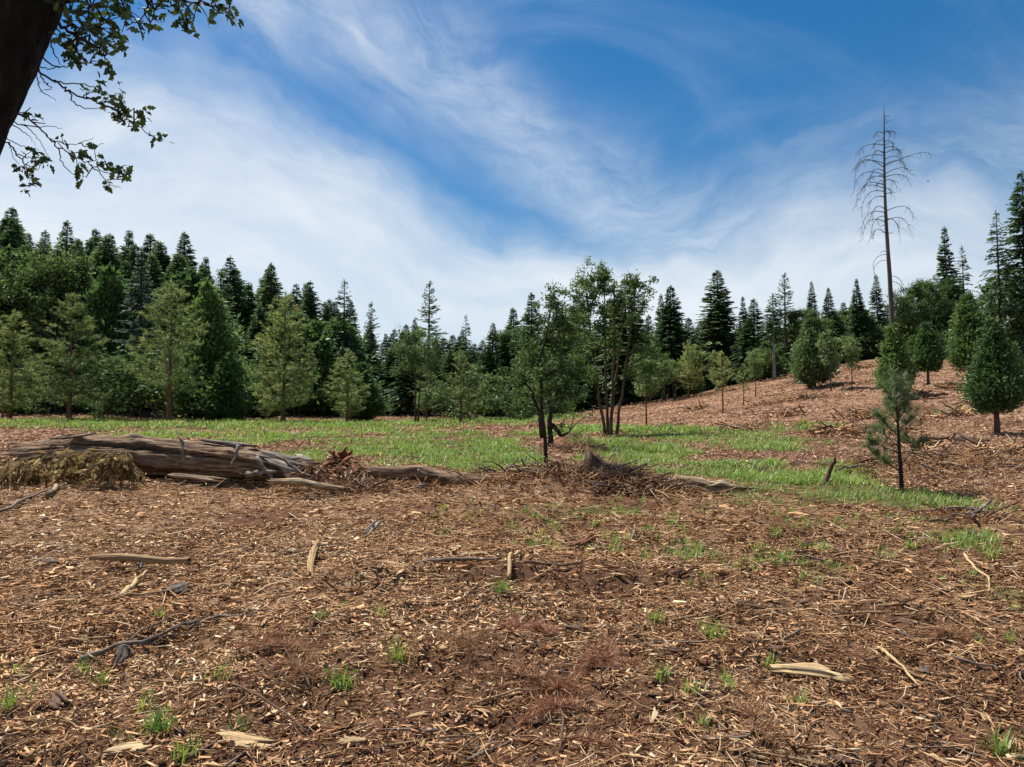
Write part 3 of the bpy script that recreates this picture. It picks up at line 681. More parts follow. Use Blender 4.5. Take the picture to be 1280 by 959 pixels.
FOREST = [  # kind, x, top y, depth, width, label
    ('oak_round', 62, 316, 64, 1.0, 'big round-crowned oak in front of the dark firs on the left hill'),
    ('pine0', 86, 368, 47, 1.34, 'bushy yellow-green pine with thick reddish trunk below the round oak'),
    ('pine1', 12, 388, 48, 1.34, 'yellow-green pine next to the pine with the thick reddish trunk, brown patch in crown'),
    ('cedar_big', 132, 326, 62, .85, 'light green conical tree between the round oak and the grey-green fir'),
    ('fir_grey', 172, 312, 58, .95, 'tall pointed grey-green fir with layered boughs at the meadow edge'),
    ('pine3', 211, 352, 46, 1.28, 'wide open pine with bare reddish lower trunk behind the fallen log'),
    ('cedar_big', 258, 345, 53, .80, 'tall bright green cone-shaped cedar touching the wide open pine'),
    ('pine1', 354, 366, 47, 1.28, 'tall yellow-green pine standing alone-crowned before the dark firs'),
    ('pine2', 434, 436, 47, 1.60, 'short yellow-green pine between the tall pine and the multi-stemmed leafy tree'),
    ('leafy_multi', 520, 402, 47, 1.0, 'light green multi-stemmed leafy tree at the far meadow edge'),
    ('pine2', 576, 438, 46, 1.54, 'small sparse pine with slim trunk beside the light green multi-stemmed tree'),
    ('fir_layered', 535, 352, 72, .95, 'dark fir with layered boughs rising above the light green multi-stemmed tree'),
    ('fir_sparse', 582, 394, 75, .8, 'narrow dark fir top above the small sparse pine'),
    ('fir1', 616, 404, 66, .9, 'dark fir at the low end of the forest skyline'),
    ('fir_sparse', 428, 350, 68, 1.0, 'sparse-topped tall fir above the short yellow-green pine'),
    ('fir0', 336, 330, 74, 1.0, 'dense dark pointed fir above the tall yellow-green pine'),
    ('fir1', 283, 321, 76, 1.0, 'broad dark fir above the bright green cone-shaped cedar'),
    ('fir3', 385, 352, 77, 1.0, 'dark ragged fir between the pointed fir and the sparse-topped fir'),
    ('fir_layered', 462, 378, 72, .8, 'slender fir with horizontal boughs and pale stem behind the meadow'),
    ('fir2', 828, 368, 72, .8, 'narrow pointed fir beside the crown of the five-stemmed tree'),
    ('fir0', 848, 396, 76, 1.0, 'dark fir at the foot of the chip-covered hill'),
    ('pine_small', 904, 440, 36, 1.0, 'slim lollipop pine sapling on the left flank of the chip-covered hill'),
    ('pine_small', 930, 455, 40, 1.0, 'short pine sapling behind the slim lollipop pine sapling'),
    ('leafy_sapling', 945, 437, 44, 1.1, 'bushy light green sapling near the pale bare trunk'),
    ('fir_bare', 969, 368, 58, 1.15, 'fir with tall pale bare trunk and small top at the hill crest'),
    ('fir_layered', 984, 342, 66, .95, 'tall dark fir directly behind the pale bare trunk'),
    ('fir2', 931, 371, 68, .8, 'pointed fir at the left end of the hill crest trees'),
    ('cedar_dark', 1019, 388, 43, 1.0, 'dark full-crowned cedar with thick trunk on the hill'),
    ('leafy_sapling', 1040, 408, 40, 1.15, 'light green leafy sapling beside the dark full-crowned cedar'),
    ('leafy_sapling', 1066, 420, 39, .95, 'light green thin-stemmed sapling between the leafy sapling and the dense cedar'),
    ('cedar1', 1015, 455, 43, .8, 'tiny green cedar seedling under the dark full-crowned cedar'),
    ('cedar0', 1121, 402, 33, 1.05, 'dense rounded green cedar behind the thin pine sapling'),
    ('cedar2', 1162, 400, 38, 1.1, 'upright narrow cedar with two thin stems on the hill'),
    ('cedar1', 1215, 363, 45, 1.05, 'large yellow-green cone-shaped cedar branching to the ground on the hill'),
    ('fir2', 1190, 284, 76, .8, 'tallest slim pointed fir on the hill crest'),
    ('fir_sparse', 1211, 308, 78, .8, 'slim sparse fir touching the tallest slim fir'),
    ('leafy_dark', 1140, 345, 64, 1.0, 'dark broad-crowned tree just beside the tall dead snag'),
    ('leafy_dark', 1172, 340, 66, .9, 'dark rounded tree between the snag and the slim pointed firs'),
    ('fir_sparse', 1256, 264, 52, .85, 'tall dark open-crowned fir at the edge of the hill'),
    ('fir3', 1290, 215, 53, .8, 'tallest dark fir at the end of the hill, behind the dark cedar'),
    ('fir1', 1040, 360, 68, .85, 'dark fir with a double top behind the light green saplings'),
    ('fir0', 1075, 349, 69, .85, 'pointed fir just before the tall dead snag on the crest'),
    ('fir2', 1101, 344, 72, .9, 'dark fir directly behind the tall dead snag'),
    ('fir2', 1019, 352, 70, .75, 'narrow fir above the dark full-crowned cedar'),
    ('cedar0', 1272, 425, 40, 1.0, 'small cedar behind the dark cedar at the edge of the slope'),
    ('cedar_dark', 868, 445, 58, .8, 'dark bushy cedar at the hill foot behind the lollipop pine'),
]
for row in FOREST: by_pixel(*row[:5], row[5])
# the slim-trunk pale stem inside the forest mass and the forest itself
SKY = np.array([(-250, 235), (0, 262), (100, 283), (215, 296), (300, 335), (400, 366), (480, 388), (600, 412), (700, 408), (760, 400), (840, 398), (900, 418)])
KTXT = {'cedar_big': 'bright green cone-shaped cedar', 'fir_grey': 'grey-green fir', 'oak_round': 'round-crowned oak', 'fir0': 'dense dark fir', 'fir1': 'broad dark fir', 'fir2': 'slender dark fir', 'fir3': 'widest ragged fir', 'fir_layered': 'layered-bough fir', 'cedar_dark': 'dark bushy cedar', 'leafy_dark': 'dark round-topped leafy tree', 'shrub': 'green leafy shrub',
        'pine2': 'young yellow-green pine', 'pine_small': 'small bare-stemmed pine', 'cedar0': 'young green cedar', 'cedar1': 'young cone-shaped cedar', 'leafy_sapling': 'light green slim sapling', 'leafy_multi': 'light green many-stemmed sapling'}
SIZES = ('tall ', '', 'short ')
def fill(n, p0, p1, d0, d1, sky, lo, hi, kinds, label, group, seed, minsep=2.2, hmin=5.0, szs=(10, 15)):
    rng = np.random.default_rng(seed); done = 0; tries = 0; got = []
    while done < n and tries < n * 30:
        tries += 1; px = rng.uniform(p0, p1); d = rng.uniform(d0, d1); q = at_depth(px, 525, d)
        if any((q[0] - a) ** 2 + (d - b) ** 2 < minsep ** 2 for a, b in got): continue
        top = np.interp(px, sky[:, 0], sky[:, 1]) + rng.uniform(lo, hi) * (1 if rng.random() < .6 else 1.8) + (d1 - d) * .35
        h = at_depth(px, top, d)[2] - h1(q[0], d)
        if h < hmin: h = hmin * rng.uniform(1, 1.5)
        got.append((q[0], d)); done += 1
        kd = kinds[rng.integers(len(kinds))]; kt = KTXT[kd]; size = SIZES[0 if h > szs[1] else (2 if h < szs[0] else 1)]
        plant(kd, q[0], d, min(h, 27), rng.uniform(1.05, 1.45) * (1.2 if h < 10 else 1), '%s%s %s' % (size, kt, label), '%s%s %s' % (size, kt, group))
fill(84, -230, 660, 84, 128, SKY, -9, 14, ['fir0', 'fir1', 'fir2', 'fir3'], 'on the wooded left hillside at the skyline', 'at the left hill skyline', 1, 2.6)
fill(80, -220, 720, 62, 84, SKY, 6, 50, ['fir0', 'fir1', 'fir3', 'cedar_dark', 'fir_layered', 'cedar_big', 'fir_grey', 'leafy_dark', 'fir1'], 'in the forest wall behind the meadow-edge pines', 'in the forest wall', 2, 2.2)
fill(40, 600, 940, 66, 112, SKY, -4, 34, ['fir0', 'fir2', 'fir1', 'leafy_dark'], 'in the forest beyond the five-stemmed tree', 'beyond the five-stemmed tree', 3, 2.2, 8.0)
SKY2 = np.array([(880, 395), (940, 385), (1000, 372), (1100, 368), (1180, 345), (1240, 320), (1500, 290)])
fill(34, 890, 1480, 68, 100, SKY2, 8, 42, ['fir0', 'fir1', 'leafy_dark', 'cedar_dark', 'fir2'], 'in the row along the chip-covered hill crest', 'along the hill crest', 4, 2.2, 6.0)
fill(36, 380, 980, 112, 150, np.array([(380, 420), (980, 425)]), -6, 22, ['fir0', 'fir1', 'fir3', 'leafy_dark'], 'low on the far skyline behind the meadow', 'far behind the meadow', 8, 2.4, 8.0)
fill(40, 900, 1480, 64, 92, np.array([(900, 425), (1000, 405), (1300, 385), (1480, 370)]), -26, 22, ['leafy_dark', 'cedar_dark', 'fir1', 'oak_round', 'fir3'], 'filling gaps between the hill crest trees', 'in the crest gaps', 9, 2.0, 4.0)
SKY3 = np.array([(-200, 478), (1400, 478)])
fill(46, -150, 720, 50, 60, SKY3, -34, 24, ['shrub', 'pine2', 'cedar1', 'leafy_sapling'], 'in the undergrowth at the forest foot', 'in the undergrowth', 5, 1.8, 1.8, (2.6, 4))
fill(12, 780, 900, 56, 64, np.array([(780, 452), (900, 442)]), -14, 22, ['leafy_sapling', 'leafy_multi', 'leafy_sapling', 'pine2'], 'in the thicket where hill meets forest', 'in the hill foot thicket', 6, 1.6, 2.0, (3, 5))
fill(12, 930, 1420, 58, 66, np.array([(930, 425), (1000, 418), (1300, 405)]), -8, 22, ['leafy_sapling', 'cedar1', 'pine_small', 'cedar0', 'leafy_multi'], 'in the scrub just below the hill crest', 'in the scrub below the crest', 7, 1.8, 2.0, (3, 4.5))

# ------------------------------------------------------------------ near trees
def near_leafy():
    # small evergreen tree with a slanting trunk in the brush pile
    d = 13.5; b = at_depth(685, 588, d)
    def P(px, py, dd=0.0): q = at_depth(px, py, d + dd); return (q[0] - b[0], dd, q[2] - h1(b[0], d))
    stem = [(0, 0, 0), P(680, 545), P(675, 505), P(674, 460), P(684, 410), P(692, 365)]
    rng = np.random.default_rng(31); bl = []
    for px, py, rx, n in ((690, 374, 14, 8), (691, 398, 28, 14), (684, 428, 36, 18), (682, 458, 42, 20), (680, 488, 42, 16), (652, 475, 16, 7), (718, 455, 16, 8), (712, 402, 16, 7), (714, 492, 18, 7), (662, 435, 14, 6), (650, 508, 12, 3), (700, 515, 18, 3)):
        for _ in range(n): bl.append((*P(px + rng.normal(0, rx * .55), py + rng.normal(0, 11), rng.normal(0, rx * .55 / 931 * d)), rng.uniform(.12, .24)))
    KIND['x'] = broad(31, [stem, [P(678, 530), P(668, 500), P(655, 470)]], bl, leaf=.068, per=62, mat='leaf', bark='bark_dark', r0=.038, limb_r=.008, tw=.42)
    HN['x'] = 1.0; o = plant('x', b[0], d, 1.0, 1.0, 'small dark-leaved tree with a slanting trunk rooted in the brush pile', name='leafy_tree', rot=0.0)
    # second trunk just behind it
    d2 = 21.5; b2 = at_depth(688, 562, d2)
    def P2(px, py, dd=0.0): q = at_depth(px, py, d2 + dd); return (q[0] - b2[0], dd, q[2] - h1(b2[0], d2))
    bl = [(*P2(690 + rng.normal(0, 20), 460 + rng.uniform(-60, 60), rng.normal(0, .5)), rng.uniform(.2, .36)) for _ in range(24)] + \
         [(*P2(720 + rng.normal(0, 12), 402 + rng.uniform(-28, 34), rng.normal(0, .4)), rng.uniform(.2, .34)) for _ in range(14)]
    KIND['x2'] = broad(32, [[(0, 0, 0), P2(687, 520), P2(690, 470), P2(700, 400)], [P2(687, 525), P2(700, 545), P2(712, 540)]], bl, leaf=.09, per=46, mat='leaf', bark='bark_dark', r0=.085, limb_r=.02, tw=.45)
    HN['x2'] = 1.0; plant('x2', b2[0], d2, 1.0, 1.0, 'short thick-trunked leafy tree hidden behind the slanting-trunked tree', name='leafy_tree', rot=0.0)
    # clump of five stems
    d3 = 27.0; b3 = at_depth(760, 543, d3)
    def P3(px, py, dd=0.0): q = at_depth(px, py, d3 + dd); return (q[0] - b3[0], dd, q[2] - h1(b3[0], d3))
    stems = [[P3(757, 546), P3(751, 510), P3(744, 460), P3(736, 400), P3(733, 358)], [P3(761, 546, .1), P3(758, 500, .1), P3(757, 430, .1), P3(756, 342, .1)], [P3(764, 546, -.1), P3(766, 500), P3(768, 430), P3(768, 350)],
             [P3(769, 546), P3(776, 500), P3(783, 450), P3(790, 400), P3(796, 358)], [P3(762, 545, .3), P3(766, 490, .4), P3(774, 440, .5), P3(780, 370, .5)]]
    bl = []
    for px, py, rx, ry, n in ((753, 346, 6, 12, 14), (735, 362, 12, 18, 18), (757, 380, 16, 22, 26), (728, 404, 18, 18, 16), (797, 356, 14, 11, 14), (793, 388, 20, 16, 14), (755, 424, 22, 16, 14), (714, 372, 9, 16, 8),
                              (806, 438, 24, 12, 13), (822, 460, 14, 9, 7), (718, 446, 18, 14, 9), (795, 466, 18, 8, 5), (738, 470, 18, 8, 4)):
        for _ in range(n): bl.append((*P3(px + rng.normal(0, rx * .6), py + rng.normal(0, ry * .7), rng.normal(0, rx * .7 / 931 * d3)), rng.uniform(.2, .40)))
    KIND['x3'] = broad(33, stems, bl, leaf=.110, per=70, mat='mid_leaf', bark='bark_brown', r0=.068, limb_r=.02, tw=.45)
    HN['x3'] = 1.0; plant('x3', b3[0], d3, 1.0, 1.0, 'clump of five dark stems sharing one tall leafy crown on the grass', name='leafy_tree', rot=0.0)
    # small slim tree right of the clump
    q = at_depth(808, 500, 33); KIND['x4'] = KIND['leafy_sapling']; HN['x4'] = 4.6
    plant('x4', q[0], 33, at_depth(808, 432, 33)[2] - h1(q[0], 33), 1.05, 'slim light green sapling just beyond the five-stemmed clump', name='leafy_tree')
near_leafy()


def sapling_pine():
    # thin pine sapling in the grass strip, needle brush on top and three bare-ish side limbs
    d = 13.6; q = at_depth(1128, 617, d); x, y = q[0], d; z = h1(x, y); rng = np.random.default_rng(77)
    def P(px, py, dd=0.0): p = at_depth(px, py, d + dd); return np.array([p[0] - x, dd, p[2] - z])
    tb = MB(); st = np.array([P(1128, 622), P(1126, 590), P(1124, 560), P(1122, 525), P(1121, 500), P(1120, 482)]); tube(tb, st, [.042, .036, .030, .022, .014, .008], 8, .5, .06, rng)
    cb = MB(); tips = []
    def limb(a, b, r=.010, sag=.0, n=0):
        a = np.asarray(a); b = np.asarray(b); k = np.linspace(0, 1, 7)[:, None]; m = (a + b) / 2 + np.array([0, 0, -sag])
        p = (1 - k) ** 2 * a + 2 * k * (1 - k) * m + k * k * b; tube(cb, p, np.linspace(r, r * .4, 7), 5, 0.0)
        tips.append((p[-1], p[-1] - p[-2])); tips.append((p[5], p[-1] - p[-2]))
        for _ in range(n):
            s = rng.integers(3, 7); e = p[s] + (p[-1] - p[0]) * rng.uniform(.12, .25) + rng.normal(0, .09, 3) + np.array([0, 0, .06]); tube(cb, np.array([p[s], (p[s] + e) / 2 - [0, 0, .01], e]), [.006, .005, .003], 4, 0.0)
            tips.append((e, e - p[s]))
    for px, py, dd, ex, ey, ed, n in ((1126, 588, 0, 1092, 566, .1, 5), (1126, 590, 0, 1102, 572, -.3, 2), (1127, 580, 0, 1152, 548, -.05, 6), (1125, 566, 0, 1085, 548, .05, 6), (1124, 560, 0, 1098, 532, .2, 6), (1123, 545, 0, 1100, 520, -.15, 6), (1124, 562, 0, 1128, 545, .3, 4),
                                      (1122, 530, 0, 1108, 500, .1, 7), (1122, 528, 0, 1135, 500, -.1, 7), (1121, 515, 0, 1112, 488, -.1, 6), (1121, 512, 0, 1132, 486, .1, 6), (1122, 535, 0, 1122, 512, -.25, 6), (1121, 500, 0, 1121, 478, 0, 6), (1122, 540, 0, 1140, 520, .2, 5), (1121, 520, 0, 1120, 500, .2, 6)):
        limb(P(px, py, dd), P(ex, ey, ed), .010, .05, n + 1)
    for p, dr in tips:
        K = 80; D = norm(norm(dr)[None] * .8 + rvec(rng, K) * .85); tris(cb, p - norm(dr) * rng.random((K, 1)) * .13, D, rvec(rng, K), rng.uniform(.09, .19, K), rng.uniform(.0045, .008, K), np.clip(.35 + .25 * D[:, 2] + .12 * rng.normal(size=K), 0, 1))
    root = bpy.data.objects.new('pine_sapling', None); COL.objects.link(root); root.location = (x, y, z)
    link('trunk', tb.mesh('sapling_trunk', M['bark_dark'], True), root); link('crown', cb.mesh('sapling_crown', M['sapling']), root)
    tag(root, 'thin pine sapling with a brushy top and bare lower limbs in the grass strip', 'tree')
sapling_pine()


def dark_cedar():
    d = 22.0; q = at_depth(1247, 549, d); x = q[0]
    KIND['c'] = cedar(180, Ht=3.7, R=.80, z0=.20, n=22000, ls=.115, power=.92, ragged=.52, trunk_r=.075, belly=3.5, mat='cedar_deep')
    top = at_depth(1243, 394, d)[2]
    plant('c', x, d, top - h1(x, d), 1.0, 'dense dark green egg-shaped cedar with short bare trunk on the chips', name='cedar_tree')
dark_cedar()


def snag():
    d = 60.0; q = at_depth(1117, 470, d); x = q[0]; z = h1(x, d); rng = np.random.default_rng(8)
    top = at_depth(1103, 132, d); pts = []
    for k in np.linspace(0, 1, 24):
        pts.append((k * (top[0] - x) + .10 * math.sin(k * 7), .12 * math.sin(k * 5), -0.4 + k * (top[2] - z + .4)))
    pts = np.array(pts); k = np.linspace(0, 1, 24); rad = .205 * (1 - k) ** .8 + .02
    tb = MB(); tube(tb, pts, rad, 10, .5, .07, rng)
    root = bpy.data.objects.new('dead_snag', None); COL.objects.link(root); root.location = (x, d, z)
    link('trunk', tb.mesh('snag_trunk', M['bark_snag'], True), root)
    def ax(zz): return np.array([np.interp(zz, pts[:, 2], pts[:, 0]), np.interp(zz, pts[:, 2], pts[:, 1]), zz])
    # photograph: y of the attachment, reach in pixels (left negative), drop
    spec = [(165, 6, 4), (168, -12, 8), (167, 17, 3), (176, -10, 8), (178, 12, 12), (182, -24, 12), (186, 14, 16), (192, 24, 4), (193, -20, 14), (195, -30, 24), (200, 18, 14), (205, -32, 26), (208, 40, 4), (206, 28, 10), (210, -38, 20),
            (218, 28, 10), (219, -34, 30), (222, 30, 22), (228, -12, 16), (232, -28, 24), (236, 8, 10), (240, -24, 34), (262, -22, 24), (264, 28, 16), (266, -27, 32), (276, 38, 26), (278, -28, 30), (293, -24, 14), (215, -20, 22), (226, 16, 14), (270, -14, 20), (274, 22, 24), (246, -16, 20), (236, -32, 30), (222, -22, 20)]
    for py, reach, drop in spec:
        zz = at_depth(1108, py, d)[2] - z; a = ax(zz); s = d / 931.0
        wob = rng.uniform(-.7, .7); L = abs(reach) * s * 1.05; sg = 1 if reach > 0 else -1
        kk = np.linspace(0, 1, 9); out = np.sin(kk * 1.45) / math.sin(1.45)
        p = np.stack([a[0] + sg * L * out, a[1] + L * wob * out, zz + (0.25 + rng.uniform(-.1, .15)) * L * np.sin(kk * 2.2) - drop * s * kk ** 2.2], 1)
        mb = MB(); tube(mb, p, np.linspace(.036, .010, 9), 5, .5)
        for _ in range(10):
            i = rng.integers(3, 9); b = p[i]; e = b + np.array([sg * rng.uniform(-.2, .5), rng.normal(0, .3), -rng.uniform(.15, .75)]); tube(mb, np.array([b, (b + e) / 2 + [sg * .08, 0, .05], e]), [.013, .009, .006], 4, .4, cap=False)
        link('branch', mb.mesh('snag_branch', M['bark_snag'], True), root)
    # curled thin lower twigs
    for py, sg in ((318, -1), (325, -1), (345, 1), (352, 1)):
        zz = at_depth(1112, py, d)[2] - z; a = ax(zz); kk = np.linspace(0, 3.4, 12); R = .75 + .2 * rng.random()
        p = np.stack([a[0] + sg * (R * np.sin(kk * .9) * 1.0 + .12 * kk), a[1] + .15 * kk, zz + R * (np.cos(kk * .9) - 1) + .2 * np.sin(kk)], 1)
        mb = MB(); tube(mb, p, np.linspace(.026, .010, 12), 4, .5); link('branch', mb.mesh('snag_branch', M['bark_snag'], True), root)
    for _ in range(16):
        zz = rng.uniform(.35, .97) * pts[-1, 2]; a = ax(zz); an = rng.uniform(0, 6.28); mb = MB(); L = rng.uniform(.3, .8)
        tube(mb, np.array([a, a + [math.cos(an) * L * .6, math.sin(an) * L * .6, .1], a + [math.cos(an) * L, math.sin(an) * L, .02]]), [.035, .025, .012], 4, .5); link('branch', mb.mesh('snag_stub', M['bark_snag'], True), root)
    tag(root, 'tall dead bare conifer snag with drooping curved branches towering over the hill crest', 'dead tree')
snag()


# ------------------------------------------------------------------ leaning oak that reaches in overhead
def lobed_leaf(name, seed):
    rng = np.random.default_rng(seed); mb = MB(); n = 15; t = np.linspace(0, 1, n)
    w = .30 * np.sin(math.pi * t ** .8) ** .7 * (0.50 + .60 * np.abs(np.cos(math.pi * 3.1 * t + rng.uniform(-.2, .2)))) + .012; w[0] = .012; w[-1] = .01
    z = .10 * np.sin(t * 2.6) - .14 * t ** 2
    C = np.stack([0 * t, t, z], 1); Lft = np.stack([-w, t + .04 * np.abs(np.cos(9.7 * t)), z + .10 * w], 1); Rt = np.stack([w * rng.uniform(.9, 1.1, n), t + .04 * np.abs(np.cos(9.7 * t)), z + .06 * w], 1)
    V = np.concatenate([C, Lft, Rt]); i = np.arange(n - 1)
    mb.add(V, np.concatenate([np.stack([i, i + n, i + n + 1, i + 1], 1), np.stack([i, i + 1, i + 2 * n + 1, i + 2 * n], 1)]), rng.uniform(.2, .9)); return mb.mesh(name, M['oak_leaf'], True)


def overhead_oak():
    rng = np.random.default_rng(55); d = 4.0
    LV = [lobed_leaf('oak_leaf', 300 + k) for k in range(7)]
    root = bpy.data.objects.new('oak_tree', None); COL.objects.link(root)
    def P(px, py, dd=0.0): return at_depth(px, py, d + dd)
    # right edge of the trunk runs (0,160)-(72,0); centre line lies one radius further left
    e0 = P(0, 160); e1 = P(72, 0); dr = norm(e1 - e0); perp = np.array([-dr[2], 0, dr[0]])
    rad = .20
    c0 = e0 + perp * rad; c1 = e1 + perp * rad * .95
    zb = None; k = (c0[2] - 0.2) / dr[2]; base = c0 - dr * k; base[0] -= .0
    gz = h1(base[0], base[1]); base = c0 - dr * ((c0[2] - gz) / dr[2]); root.location = base
    tops = c1 + dr * 2.2 + np.array([.5, -.3, .3])
    path = np.array([base - dr * .35, base + dr * .3, base + dr * 1.2, (base + c0) / 2 + dr * .3, c0 - dr * .6, c0, (c0 + c1) / 2, c1, c1 + dr * 1.5, tops]) - base
    kk = np.linspace(0, 9, 60); pp = np.stack([np.interp(kk, np.arange(10), path[:, c]) for c in range(3)], 1)
    rr = np.interp(kk, np.arange(10), [.34, .29, .25, .225, .21, .20, .196, .188, .16, .10])
    def gro(u, th): return 1 + .06 * (vnoise(th * 5 + 0 * u, u * 9 + th * .5, 71) - .5) + .05 * (vnoise(th * 9.5 + 0 * u, u * 60, 72) - .5) * 2
    tb = MB(); tube(tb, pp, rr, 60, .5, groove=gro); trunk = link('trunk', tb.mesh('oak_trunk', M['bark_silhouette'], True), root)
    leaves = []
    def branch(pts, r, parent=None, tipn=0):
        r = r * .5
        pts = np.asarray(pts, float); k2 = np.linspace(0, len(pts) - 1, 5 * len(pts)); p = np.stack([np.interp(k2, np.arange(len(pts)), pts[:, c]) for c in range(3)], 1)
        for _ in range(2): p[1:-1] = (p[:-2] + 2 * p[1:-1] + p[2:]) / 4
        p[1:-1] += rng.normal(0, .005, p[1:-1].shape)
        mb = MB(); tube(mb, p - base, np.linspace(r, r * .3, len(p)), 6, .5, .1, rng)
        return p, mb
    def leaf(br, pos, size, out):
        o = bpy.data.objects.new('leaf', LV[rng.integers(7)]); COL.objects.link(o); o.parent = br; o.location = pos - base
        q = Vector(out).to_track_quat('Y', 'Z'); o.rotation_mode = 'QUATERNION'
        from mathutils import Quaternion
        o.rotation_quaternion = q @ Quaternion((0, 1, 0), rng.uniform(-1.6, 1.6)); o.scale = (size, size, size); leaves.append(o)
    def spray(main, twigs, cl, nleaf, size, r=.014):
        p, mb = branch(main, r)
        for tw in twigs:
            t = np.asarray(tw); k2 = np.linspace(0, len(t) - 1, 4 * len(t)); q = np.stack([np.interp(k2, np.arange(len(t)), t[:, c]) for c in range(3)], 1); q[1:-1] = (q[:-2] + 2 * q[1:-1] + q[2:]) / 4; q[1:-1] += rng.normal(0, .004, q[1:-1].shape)
            tube(mb, q - base, np.linspace(r * .3, r * .10, len(q)), 4, .5)
        spots = []
        for c, spread, n in cl:
            c = np.asarray(c); a = p[np.argmin(np.linalg.norm(p - c, axis=1))]
            tube(mb, np.stack([a, (a + c) / 2 + rng.normal(0, .03, 3), c]) - base, [r * .3, r * .22, r * .15], 4, .5)
            for _ in range(max(1, round(n / 3.2))):
                e = c + rng.normal(0, spread * .5, 3); tube(mb, np.stack([c, (c + e) / 2 + [0, 0, .01], e]) - base, [r * .18, r * .15, r * .1], 3, .5); m = 4
                for j in range(m): spots.append((e + rng.normal(0, .012, 3), rvec(rng, 1)[0] * np.array([1, 1, .8]) + (e - c) * 3 + np.array([.15, 0, -.25])))
        br = link('branch', mb.mesh('oak_branch', M['bark_dark'], True), root)
        for s, o in spots: leaf(br, s, size * .54 * rng.uniform(.7, 1.25), o)
    Z = lambda zx, zy, dd=0.0: P(zx / 3.8375, zy / 3.8375, dd)            # from the enlarged corner of the photograph
    spray([Z(140, 318), Z(190, 345), Z(260, 395), Z(320, 430), Z(400, 465), Z(470, 490), Z(530, 520), Z(600, 560), Z(680, 615), Z(740, 660)],
          [[Z(140, 318), Z(220, 332), Z(300, 322), Z(340, 318)], [Z(170, 345), Z(180, 400), Z(200, 440), Z(270, 485)], [Z(330, 440), Z(360, 500), Z(420, 525), Z(500, 510)], [Z(260, 395), Z(330, 395), Z(440, 420), Z(540, 460), Z(600, 440)], [Z(190, 345), Z(215, 400), Z(250, 420), Z(190, 440)], [Z(400, 465), Z(430, 440), Z(480, 440)]],
          [(Z(490, 455, .1), .075, 12), (Z(530, 465, -.1), .06, 8), (Z(590, 450), .035, 4), (Z(570, 540, .1), .07, 14), (Z(620, 540, -.1), .07, 12), (Z(680, 540), .06, 9), (Z(670, 600, .1), .05, 8), (Z(740, 670), .045, 9), (Z(590, 580), .05, 6)], 0, .085)
    spray([Z(30, 575), Z(95, 540), Z(150, 575), Z(220, 650), Z(280, 710), Z(360, 755), Z(430, 790), Z(500, 825), Z(560, 860)],
          [[Z(60, 530), Z(110, 545), Z(180, 560), Z(210, 575)], [Z(40, 580), Z(120, 600), Z(180, 660), Z(240, 760)], [Z(220, 650), Z(300, 690), Z(380, 690), Z(450, 660)], [Z(280, 710), Z(300, 780), Z(350, 840), Z(390, 865)], [Z(380, 690), Z(430, 710), Z(500, 690)], [Z(100, 600), Z(200, 610), Z(300, 615)], [Z(430, 790), Z(470, 820), Z(520, 880), Z(560, 900)]],
          [(Z(195, 565), .035, 4), (Z(300, 680), .05, 6), (Z(350, 735), .04, 5), (Z(450, 705), .03, 4), (Z(510, 790, .1), .07, 12), (Z(560, 825, -.1), .07, 12), (Z(540, 880), .04, 6), (Z(400, 845), .06, 10), (Z(370, 800), .05, 7), (Z(600, 840), .025, 3), (Z(110, 545), .03, 2)], 0, .082, r=.012)
    spray([Z(0, 640), Z(40, 690), Z(80, 740), Z(115, 790), Z(140, 840), Z(165, 880)],
          [[Z(10, 650), Z(70, 690), Z(140, 710), Z(190, 720)], [Z(40, 690), Z(60, 740), Z(90, 790)], [Z(80, 740), Z(150, 760), Z(200, 790)], [Z(60, 600), Z(130, 640), Z(170, 700)]],
          [(Z(170, 715), .06, 9), (Z(215, 740), .04, 4), (Z(190, 785), .045, 6), (Z(120, 810), .055, 9), (Z(145, 860, .1), .06, 10), (Z(180, 880), .05, 7)], 0, .080, r=.010)
    spray([Z(250, 90), Z(340, 160), Z(420, 200), Z(480, 240), Z(520, 290)],
          [[Z(245, 100), Z(280, 150), Z(300, 220)], [Z(230, 130), Z(245, 230), Z(290, 310)], [Z(330, 200), Z(400, 290), Z(450, 310)], [Z(480, 180), Z(540, 200), Z(605, 205)], [Z(180, 260), Z(240, 310), Z(330, 320)]],
          [(Z(400, 150, .1), .12, 22), (Z(470, 130, -.1), .11, 20), (Z(350, 210), .08, 16), (Z(420, 240, .1), .09, 18), (Z(500, 270), .07, 12), (Z(340, 295), .06, 8), (Z(530, 160), .08, 10), (Z(310, 235), .05, 6), (Z(430, 300), .04, 4)], 0, .095, r=.02)
    spray([Z(285, 10), Z(420, -30), Z(560, -40), Z(700, -20), Z(850, 0), Z(980, 15), Z(1090, 40)],
          [[Z(560, -40), Z(600, 40), Z(640, 110)], [Z(700, -20), Z(740, 60), Z(760, 110)], [Z(850, 0), Z(870, 70), Z(900, 140)], [Z(980, 15), Z(1040, 50), Z(1110, 70)]],
          [(Z(440, 40, .1), .13, 20), (Z(420, 90), .11, 14), (Z(620, 60, .1), .12, 20), (Z(660, 110), .09, 14), (Z(560, 20), .12, 16), (Z(740, 50), .12, 20), (Z(720, 110), .06, 8), (Z(820, 30, -.1), .10, 14), (Z(860, 100), .06, 8), (Z(900, 135), .05, 6), (Z(950, 20), .09, 12), (Z(1050, 50), .07, 12), (Z(1100, 65), .04, 6), (Z(310, 25), .06, 8), (Z(500, 100), .07, 10)], 0, .095, r=.022)
